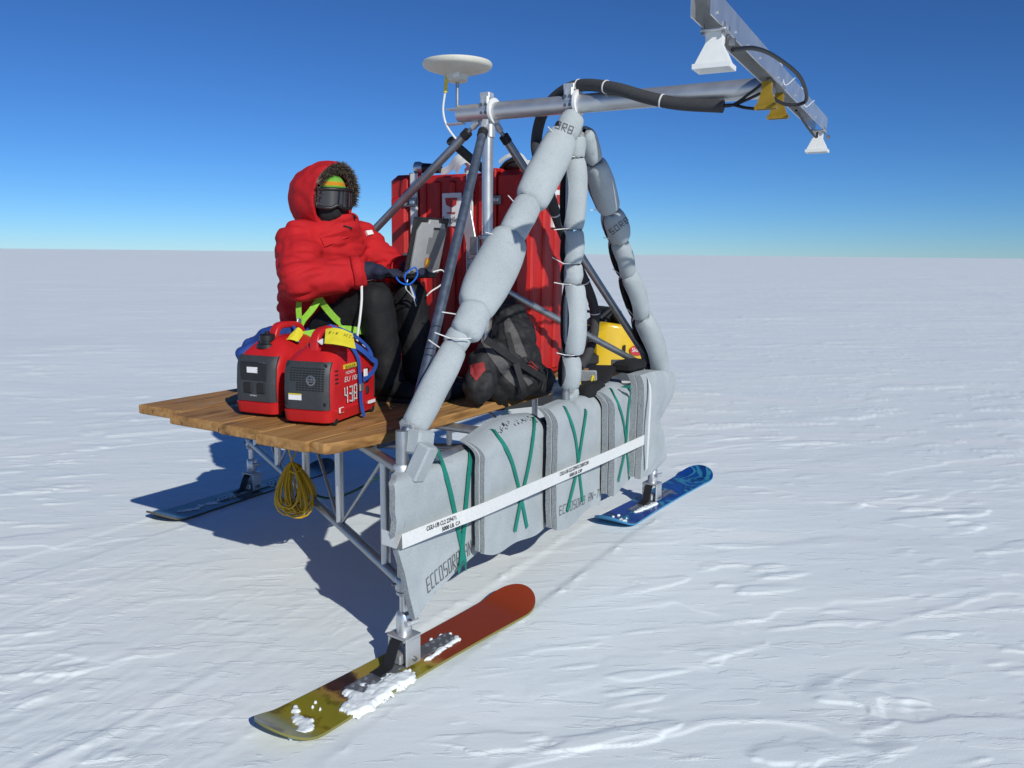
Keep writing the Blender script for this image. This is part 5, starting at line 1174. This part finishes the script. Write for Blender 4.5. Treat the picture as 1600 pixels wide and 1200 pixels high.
    ol = [gp(-1 + 2 * j / 24, -1.0, .010) for j in range(25)] + [gp(1, -1 + 2 * i / 8, .010) for i in range(1, 9)] + [gp(1 - 2 * j / 24, 1, .010) for j in range(1, 25)] + [gp(-1, 1 - 2 * i / 8, .010) for i in range(1, 8)]
    go = MB(); go.sweep(ol + [ol[0]], .0105, 8); go.build('goggle_frame', 'black', T, 60)
    bk = MB(); bk.ribbon(catmull([gp(-.98, 0, .006), H(-.098, .01, .012), H(-.098, -.05, .02), H(-.07, -.10, .03)], 6), -rt, .04, .004); bk.ribbon(catmull([gp(.98, 0, .006), H(.098, .01, .012), H(.098, -.05, .02), H(.07, -.10, .03)], 6), rt, .04, .004); bk.build('goggle_strap', 'black', T, 60)
    cl = MB(); cl.sweep(catmull([H(-.10, .06, -.07), H(-.115, .08, -.075), H(-.118, .10, -.085)], 4), .006, 8); cl.build('hood_toggle', 'black', hob, 60)
    # gloves with five fingers resting on the keyboard
    for s, w_, e in ((-1, wr_r, el_r), (1, wr_l, el_l)):
        d = (w_ - e).normalized(); inw = (U3 * (-s) * .3 + N3 * .95).normalized(); g = MB(); g.cap(w_ - d * .10, w_, .056, .050)
        palm = w_ + inw * .055 + Vector((0, 0, -.008)); acr = U3; g.ell(palm, (.052, .058, .030), FR); g.cap(w_, palm, .044, .042)
        for k, (off, ln) in enumerate(((-.034, .066), (-.012, .078), (.011, .074), (.033, .058))):
            kn = palm + acr * off + inw * .045; m1 = kn + inw * ln * .5 + Vector((0, 0, .010)); tip = m1 + inw * ln * .38 + Vector((0, 0, -.026)); g.cap(kn, m1, .0135, .0125); g.cap(m1, tip, .0125, .011)
        tb = palm + acr * (-s) * .045; g.cap(tb - inw * .01, tb + acr * (-s) * .018 + inw * .030, .0155, .014); g.cap(tb + acr * (-s) * .018 + inw * .030, tb + acr * (-s) * .006 + inw * .058 + Vector((0, 0, -.012)), .014, .012)
        link('glove', remesh(g, .006, 3, .003, 20), 'navy', T, 60)
    # boots
    for k_, a_ in ((kn_r, an_r), (kn_l, an_l)):
        bt = MB(); f0 = Vector((a_.x, a_.y, ZD)); bt.cap(a_ + Vector((0, 0, .09)), f0 + Vector((0, 0, .075)), .078, .068); bt.ell(f0 + N3 * .07 + Vector((0, 0, .058)), (.062, .125, .056), Matrix((U3, N3, Vector((0, 0, 1)))).transposed()); bt.ell(f0 + N3 * .13 + Vector((0, 0, .05)), (.058, .075, .048), Matrix((U3, N3, Vector((0, 0, 1)))).transposed()); bt.ell(f0 - N3 * .03 + Vector((0, 0, .055)), (.056, .06, .052), FR)
        bo = link('boot', remesh(bt, .008, 4, .004, 14), 'trouser', T, 60)
        sl_ = MB(); ol2 = [f0 + N3 * (.065 + .145 * math.cos(q)) + U3 * (.062 * math.sin(q)) for q in np.linspace(0, 2 * math.pi, 24, endpoint=False)]; sl_.loft([[q + Vector((0, 0, .002)) for q in ol2], [q + Vector((0, 0, .024)) for q in ol2]]); sl_.build('boot_sole', 'rubber', bo)
    return T, on_body
PERS, on_body = person()
# lime safety strap
def px_ribbon(pts, w): return [onw(x, y, ww) for (x, y), ww in zip(pts, w)]
mb = MB(); nrv = -U3 * .9 + N3 * .3 + Vector((0, 0, .2))
mb.ribbon(catmull(px_ribbon([(466, 447), (482, 450), (496, 462), (512, 484), (532, 504), (560, 516), (588, 518)], [1.14, 1.08, 1.05, 1.03, .98, .92, .88]), 6), nrv, .035, .003)
mb.ribbon(catmull(px_ribbon([(500, 466), (486, 486), (474, 500), (468, 512), (464, 524)], [1.045, 1.06, 1.06, 1.06, 1.06]), 6), nrv, .035, .003)
mb.ribbon(catmull(px_ribbon([(470, 452), (467, 480), (468, 500), (470, 522)], [1.12, 1.1, 1.07, 1.06]), 6), nrv, .03, .003)
mb.ribbon(catmull(px_ribbon([(475, 523), (505, 518), (540, 514), (580, 520)], [1.0, .97, .94, .88]), 6), nrv, .035, .003)
T = thing('safety_strap', onw(500, 500, 1.05), 'lime green safety strap round the waist of the seated person', 'strap'); mb.build('webbing', 'lime', T)
MB().box(onw(466, 508, 1.05), (.03, .012, .07), FR @ Matrix.Rotation(R(15), 3, 'Y'), .004).build('buckle', 'steel', T)
# laptop
def laptop():
    T = thing('laptop', L(-.33, .80, 1.555), 'grey rugged laptop open on the lap of the person', 'laptop'); wh = .71
    MB().box(L(-.30, .835, 1.580), (.30, .24, .035), FR, .006).build('keyboard_base', 'black', T)
    kb = MB(); kb.box(L(-.30, .85, 1.5995), (.26, .17, .004), FR); kb.build('keyboard', 'lapdark', T)
    tl = R(14); FRs = FR @ Matrix.Rotation(tl, 3, 'X')
    c = L(-.30, wh, 1.598); Q = lambda x, y, z: c + FRs @ Vector((x, y, z))       # y<0 = outer back, z up along the lid
    MB().box(Q(0, 0, .148), (.30, .020, .29), FRs, .008).build('lid', 'black', T)
    MB().box(Q(0, .0108, .15), (.25, .003, .21), FRs).build('screen', 'screen', T)
    lc = MB(); ol = [(-.118, .004), (.118, .004), (.125, .02), (.125, .225), (.095, .268), (.045, .268), (.038, .285), (-.038, .285), (-.045, .268), (-.095, .268), (-.125, .225), (-.125, .02)]
    lc.loft([[Q(x, -.0095, z) for x, z in ol], [Q(x, -.018, z) for x, z in ol], [Q(x * .95, -.022, .14 + (z - .14) * .96) for x, z in ol]], True); sh = lc.build('lid_cover', 'lapgrey', T, 40)
    MB().box(Q(.06, -.022, .13), (.11, .003, .22), FRs, .001).build('cover_panel', 'lapdark', sh)
    MB().box(Q(.02, -.0235, .15), (.09, .003, .085), FRs, .001).build('cover_panel', 'lapdark', sh)
    MB().box(Q(.03, -.0235, .240), (.055, .003, .012), FRs).build('name_plate', 'black', sh)
    bd = MB(); bd.add([Q(x, -.0262, z) for x, z in ((-.022, .082), (.022, .082), (.024, .055), (.014, .032), (0, .024), (-.014, .032), (-.024, .055))], [(0, 1, 2, 3, 4, 5, 6)]); bd.build('crest', 'orange', sh, 0)
    bd = MB(); bd.add([Q(x, -.0272, z) for x, z in ((-.010, .075), (.012, .07), (.014, .05), (0, .036), (-.012, .05))], [(0, 1, 2, 3, 4)]); bd.build('crest_figure', 'yellowlab', sh, 0)
    for x in (-.105, .105): MB().tube(Q(x - .03, .0, .002), Q(x + .03, .0, .002), .013, seg=12).build('hinge', 'lapgrey', T)
    return T
laptop()
def cable(label, pts, m, r=.004, n=8): tag(MB().sweep(catmull(pts, n), r, 7).build('cable', m), label, 'cable', None); 
cable('blue network cable looped below the laptop', [onw(614, 422, .72), onw(624, 440, .665), onw(640, 444, .65), onw(652, 430, .65), onw(648, 418, .655), onw(634, 428, .65), onw(634, 440, .655), onw(645, 452, .67), onw(650, 470, .685)], 'cableblue', .0045)
cable('thin white cable hanging at the right of the laptop', [onw(676, 425, .66), onw(690, 422, .64), onw(695, 430, .64), onw(690, 444, .645), onw(674, 455, .66), onw(667, 462, .68)], 'cablewhite', .004)
cable('pale grey cables dangling under the laptop', [onw(637, 437, .66), onw(634, 450, .66), onw(640, 458, .665), onw(648, 466, .67), onw(640, 445, .66), onw(650, 478, .68)], 'cablewhite', .003)
cable('white cable running from the lap down to the generators', [onw(590, 434, .80), onw(575, 437, .84), onw(566, 440, .84), onw(565, 470, .82), onw(562, 500, .80), onw(558, 530, .80), onw(560, 548, .80), onw(570, 560, .80)], 'cablewhite', .0065)

# ------------------------------------------------------------------ yellow cord, green rope
mb = MB(); rr_ = random.Random(5); c0 = L(-.62, 1.17, .0)
top = atz(456, 715, .0); topP = onw(456, 722, 1.16); bot = onw(450, 806, 1.16)
Hc = (topP - bot).length
for k in range(22):
    w1 = rr_.uniform(.05, .15); dr = rr_.uniform(.78, 1.02); off = Vector((rr_.uniform(-.02, .02), rr_.uniform(-.05, .05), 0)); sk = rr_.uniform(-.03, .05); ph = rr_.uniform(-.8, .8); e1 = Vector((math.cos(ph), math.sin(ph), 0)); pts = []
    for q in np.linspace(0, 2 * math.pi, 22):
        zz = (1 + math.cos(q)) / 2; pts.append(topP + off * (1 - zz) + e1 * w1 * math.sin(q) * (.35 + .65 * (1 - zz)) * (1 if math.sin(q) > 0 else .9) + Vector((sk * (1 - zz), 0, -Hc * dr * (1 - zz))))
    mb.sweep(pts, .0050, 6, False)
T = thing('cord_coil', bot, 'coil of yellow cord hanging under the deck', 'cord'); mb.build('cord_loops', 'cordyellow', T, 60)
MB().sweep(catmull([topP + Vector((-.03, 0, -.03)), topP + Vector((.02, -.03, -.05)), topP + Vector((.05, 0, -.03)), topP + Vector((.01, .03, -.02)), topP + Vector((-.03, 0, -.03))], 6), .006, 6).build('cord_wrap', 'cordyellow', T, 60)
for tg in (onw(448, 690, 1.16), onw(470, 688, 1.16)): MB().sweep([topP, topP.lerp(tg, .5), tg], .0045, 6).build('hanger', 'cordyellow', T, 60)
tag(MB().sweep(catmull([atz(485, 768, .42), atz(500, 776, .36), atz(524, 778, .36), atz(560, 764, .45), atz(600, 740, .55), atz(625, 722, .66)], 8), .007, 7).build('rope', 'ropegreen'), 'dark green rope slack under the deck', 'rope')
tag(MB().sweep(catmull([onw(795, 636, .15), onw(790, 645, .16), onw(780, 655, .18), onw(765, 662, .22)], 6), .006, 7).build('rope_end', 'ropegreen'), 'green rope end hanging below the backpack', 'rope')

# ------------------------------------------------------------------ snowmobile behind the sled
def snowmobile():
    P0 = Vector((.74, 9.6, 0)); yaw = R(32); T = thing('snowmobile', P0, 'yellow and black snowmobile parked behind the sled', 'snowmobile'); X = Matrix.Translation(P0) @ Matrix.Rotation(yaw, 4, 'Z')
    sect = lambda x, hw_, zb, zt, r=.06: [(x, y, zb + (zt - zb) / 2 + z) for y, z in rrect(hw_, (zt - zb) / 2, min(r, hw_ * .9, (zt - zb) * .45))]
    mb = MB(X); mb.loft([sect(.15, .20, .38, .86), sect(.25, .30, .34, .93), sect(.45, .36, .30, .90), sect(.75, .38, .28, .78), sect(.98, .33, .30, .62), sect(1.12, .22, .34, .50)], True); hood = mb.build('hood', 'sledyellow', T, 40)
    for s in (-1, 1):
        mb = MB(X); mb.loft([[(x, s * y, z) for x, y, z in ring] for ring in ([(.28, .30, .28), (.28, .325, .28), (.28, .325, .50), (.28, .30, .50)], [(.6, .36, .24), (.6, .395, .24), (.6, .395, .50), (.6, .36, .50)], [(.98, .30, .26), (.98, .345, .26), (.98, .345, .46), (.98, .30, .46)])], True); mb.build('side_panel', 'sleddark', T, 30)
        mb = MB(X); mb.box((.42, s * .372, .60), (.035, .02, .14), None, .008); mb.build('vent', 'rubber', hood)
        mb = MB(X); mb.loft([[(.62 + .13 * math.cos(q), s * .378, .60 + .062 * math.sin(q)) for q in np.linspace(0, 2 * math.pi, 24, endpoint=False)], [(.62 + .13 * math.cos(q), s * .388, .60 + .062 * math.sin(q)) for q in np.linspace(0, 2 * math.pi, 24, endpoint=False)]]); mb.build('decal', 'redink', hood)
    text('Skandic', 'lettering', X @ Vector((.515, -.3895, .585)), X.to_3x3() @ Vector((1, 0, 0)), Vector((0, 0, 1)), .07, 'label', hood, .21, .003)
    MB(X).lathe((.33, 0, .90), [(.15, 0), (.16, .03), (.13, .07)], ax=Vector((-.5, 0, 1)), seg=18).build('console', 'rubber', T)
    mb = MB(X); rows = []
    for i in range(6):
        t = i / 5; rows.append([(.52 - .16 * t + -.03 * (y / .25) ** 2, y * (1 - .2 * t), .84 + .26 * t) for y in np.linspace(-.27, .27, 9)])
    mb.loft(rows, False, False); mb.loft([[(x + .006, y, z) for x, y, z in r] for r in rows], False, False); mb.build('windshield', 'sleddark', T, 60)
    MB(X).sweep(catmull([(.02, -.40, 1.03), (.10, -.30, 1.06), (.18, -.12, 1.04), (.18, .12, 1.04), (.10, .30, 1.06), (.02, .40, 1.03)], 6), .016, 8).build('handlebar', 'rubber', T)
    for s in (-1, 1):
        MB(X).sweep(catmull([(.02, s * .42, 1.0), (.12, s * .44, 1.08), (.24, s * .40, 1.12), (.30, s * .30, 1.08), (.26, s * .24, .98)], 5), .022, 8).build('hand_guard', 'rubber', T)
        MB(X).box((.34, s * .33, 1.03), (.05, .13, .09), None, .02).build('mirror', 'rubber', T)
    mb = MB(X); mb.loft([sect(-1.35, .18, .60, .70, .03), sect(-1.2, .20, .58, .82, .05), sect(-.7, .21, .58, .80, .06), sect(-.1, .19, .56, .80, .06), sect(.16, .15, .56, .88, .05)], True); mb.build('seat', 'packblack', T, 40)
    mb = MB(X); mb.box((-.55, 0, .50), (1.75, .44, .14), None, .03); mb.build('tunnel', 'rubber', T)
    mb = MB(X); tr = []
    for q in np.linspace(0, 2 * math.pi, 40, endpoint=False):
        c = -.45; x = c + (1.0 if math.cos(q) > 0 else -1.0) * .78 + .2 * math.cos(q); z = .22 + .20 * math.sin(q); tr.append((x, z))
    mb.loft([[(x, -.2, z) for x, z in tr], [(x, .2, z) for x, z in tr]], True); mb.build('track', 'rubber', T, 40)
    mb = MB(X); mb.sweep(catmull([(-1.35, -.2, .62), (-1.5, -.2, .70), (-1.52, 0, .72), (-1.5, .2, .70), (-1.35, .2, .62)], 5), .016, 8); mb.build('rear_bumper', 'rubber', T)
    for s in (-1, 1):
        mb = MB(X); rings = []
        for i in range(16):
            t = i / 15; x = .25 + .80 * t; z = .02 + .14 * max(0, (t - .72) / .28) ** 2; rings.append([(x, s * .48 - .07, z), (x, s * .48 + .07, z), (x, s * .48 + .07, z + .02), (x, s * .48 - .07, z + .02)])
        mb.loft(rings, True); mb.build('ski', 'rubber', T, 30)
        MB(X).tube((.85, s * .48, .05), (.78, s * .33, .42), .028, seg=10).build('ski_leg', 'rubber', T)
        MB(X).box((1.10, s * .14, .52), (.05, .13, .08), None, .02).build('headlight', 'label', T)
    MB(X).sweep(catmull([(1.0, -.25, .40), (1.18, -.18, .42), (1.2, 0, .43), (1.18, .18, .42), (1.0, .25, .40)], 5), .018, 8).build('front_bumper', 'rubber', T)
snowmobile()

# ------------------------------------------------------------------ loose snow on the runners
def clump(label, T_, pts, z, hgt, seed):
    """thin, ragged layer of blown snow: a height field over the given blobs"""
    rr = random.Random(seed); xs = [p[0] for p in pts]; ys = [p[1] for p in pts]; x0, x1, y0, y1 = min(xs) - .09, max(xs) + .09, min(ys) - .09, max(ys) + .09
    st_ = .0055; nx, ny = int((x1 - x0) / st_) + 1, int((y1 - y0) / st_) + 1
    X_, Y_ = np.meshgrid(np.linspace(x0, x1, nx), np.linspace(y0, y1, ny), indexing='ij'); F_ = np.zeros_like(X_)
    for (x, y, r) in pts: F_ = F_ + np.exp(-((X_ - x) ** 2 + ((Y_ - y) * 1.2) ** 2) / (r * .9) ** 2)
    F_ = np.minimum(F_, 1.3) + .75 * fbm(X_ / .05 + seed, Y_ / .035, 4, 90 + seed, .62) * np.clip(F_ * 3, 0, 1) - .5; on = F_ > 0
    Hh = np.clip(F_ * 1.6, 0, 1) ** .6 * hgt * (1 + .35 * fbm(X_ / .03, Y_ / .03, 3, 95))
    idx = -np.ones_like(on, int); vs = []; fs = []
    for i in range(nx - 1):
        for j in range(ny - 1):
            if on[i, j] or on[i + 1, j] or on[i, j + 1] or on[i + 1, j + 1]:
                q = []
                for a_, b_ in ((i, j), (i + 1, j), (i + 1, j + 1), (i, j + 1)):
                    if idx[a_, b_] < 0: idx[a_, b_] = len(vs); vs.append(T_(X_[a_, b_], Y_[a_, b_], z + (Hh[a_, b_] if on[a_, b_] else -.012)))
                    q.append(idx[a_, b_])
                fs.append(q)
    mb = MB(); mb.add(vs, fs); return tag(mb.build('snow_patch', 'snowclump', None, 80), label, None, None, 'stuff')
ZS = .0145
clump('loose snow lying over the middle of the red and olive snowboard', TA, [(-.08 - .03 * k, -.085 + .012 * (k % 3) - .002 * k, .05) for k in range(11)] + [(-.30, -.02, .035), (-.31, .01, .02), (-.24, -.005, .02)], ZS, .012, 1)
clump('ragged snow beside the mounting plate on the brick-red end', TA, [(.08 + .035 * k, -.055 + .003 * k, .022) for k in range(7)] + [(.30, -.02, .02), (.31, .02, .016), (.28, .045, .012), (.22, .05, .010)], ZS, .008, 6)
clump('snow curl on the olive tail of the near snowboard', TA, [(-.50, .085, .018), (-.52, .06, .02), (-.535, .03, .022), (-.545, .0, .026), (-.545, -.03, .032), (-.56, -.06, .03), (-.59, -.065, .03), (-.62, -.05, .024), (-.46, .03, .009), (-.43, .05, .008), (-.45, .0, .008)], ZS + .004, .007, 2)
clump('snow along the mounting plate of the blue snowboard', TB, [(-.05 - .03 * k, -.055 + .003 * k, .026) for k in range(9)], ZS, .009, 3)
clump('snow specks on the tail of the blue snowboard', TB, [(-.44, .03, .014), (-.48, .05, .018), (-.50, -.02, .024), (-.52, -.06, .022), (-.46, -.04, .012)], ZS + .002, .006, 4)
clump('snow caught on the shaded dark snowboard', TC, [(-.2 - .05 * k, -.03 + .02 * (k % 3), .03) for k in range(9)] + [(.15, -.05, .03), (.2, -.04, .025)], ZS, .008, 5)
bpy.data.scenes.remove(TMP)
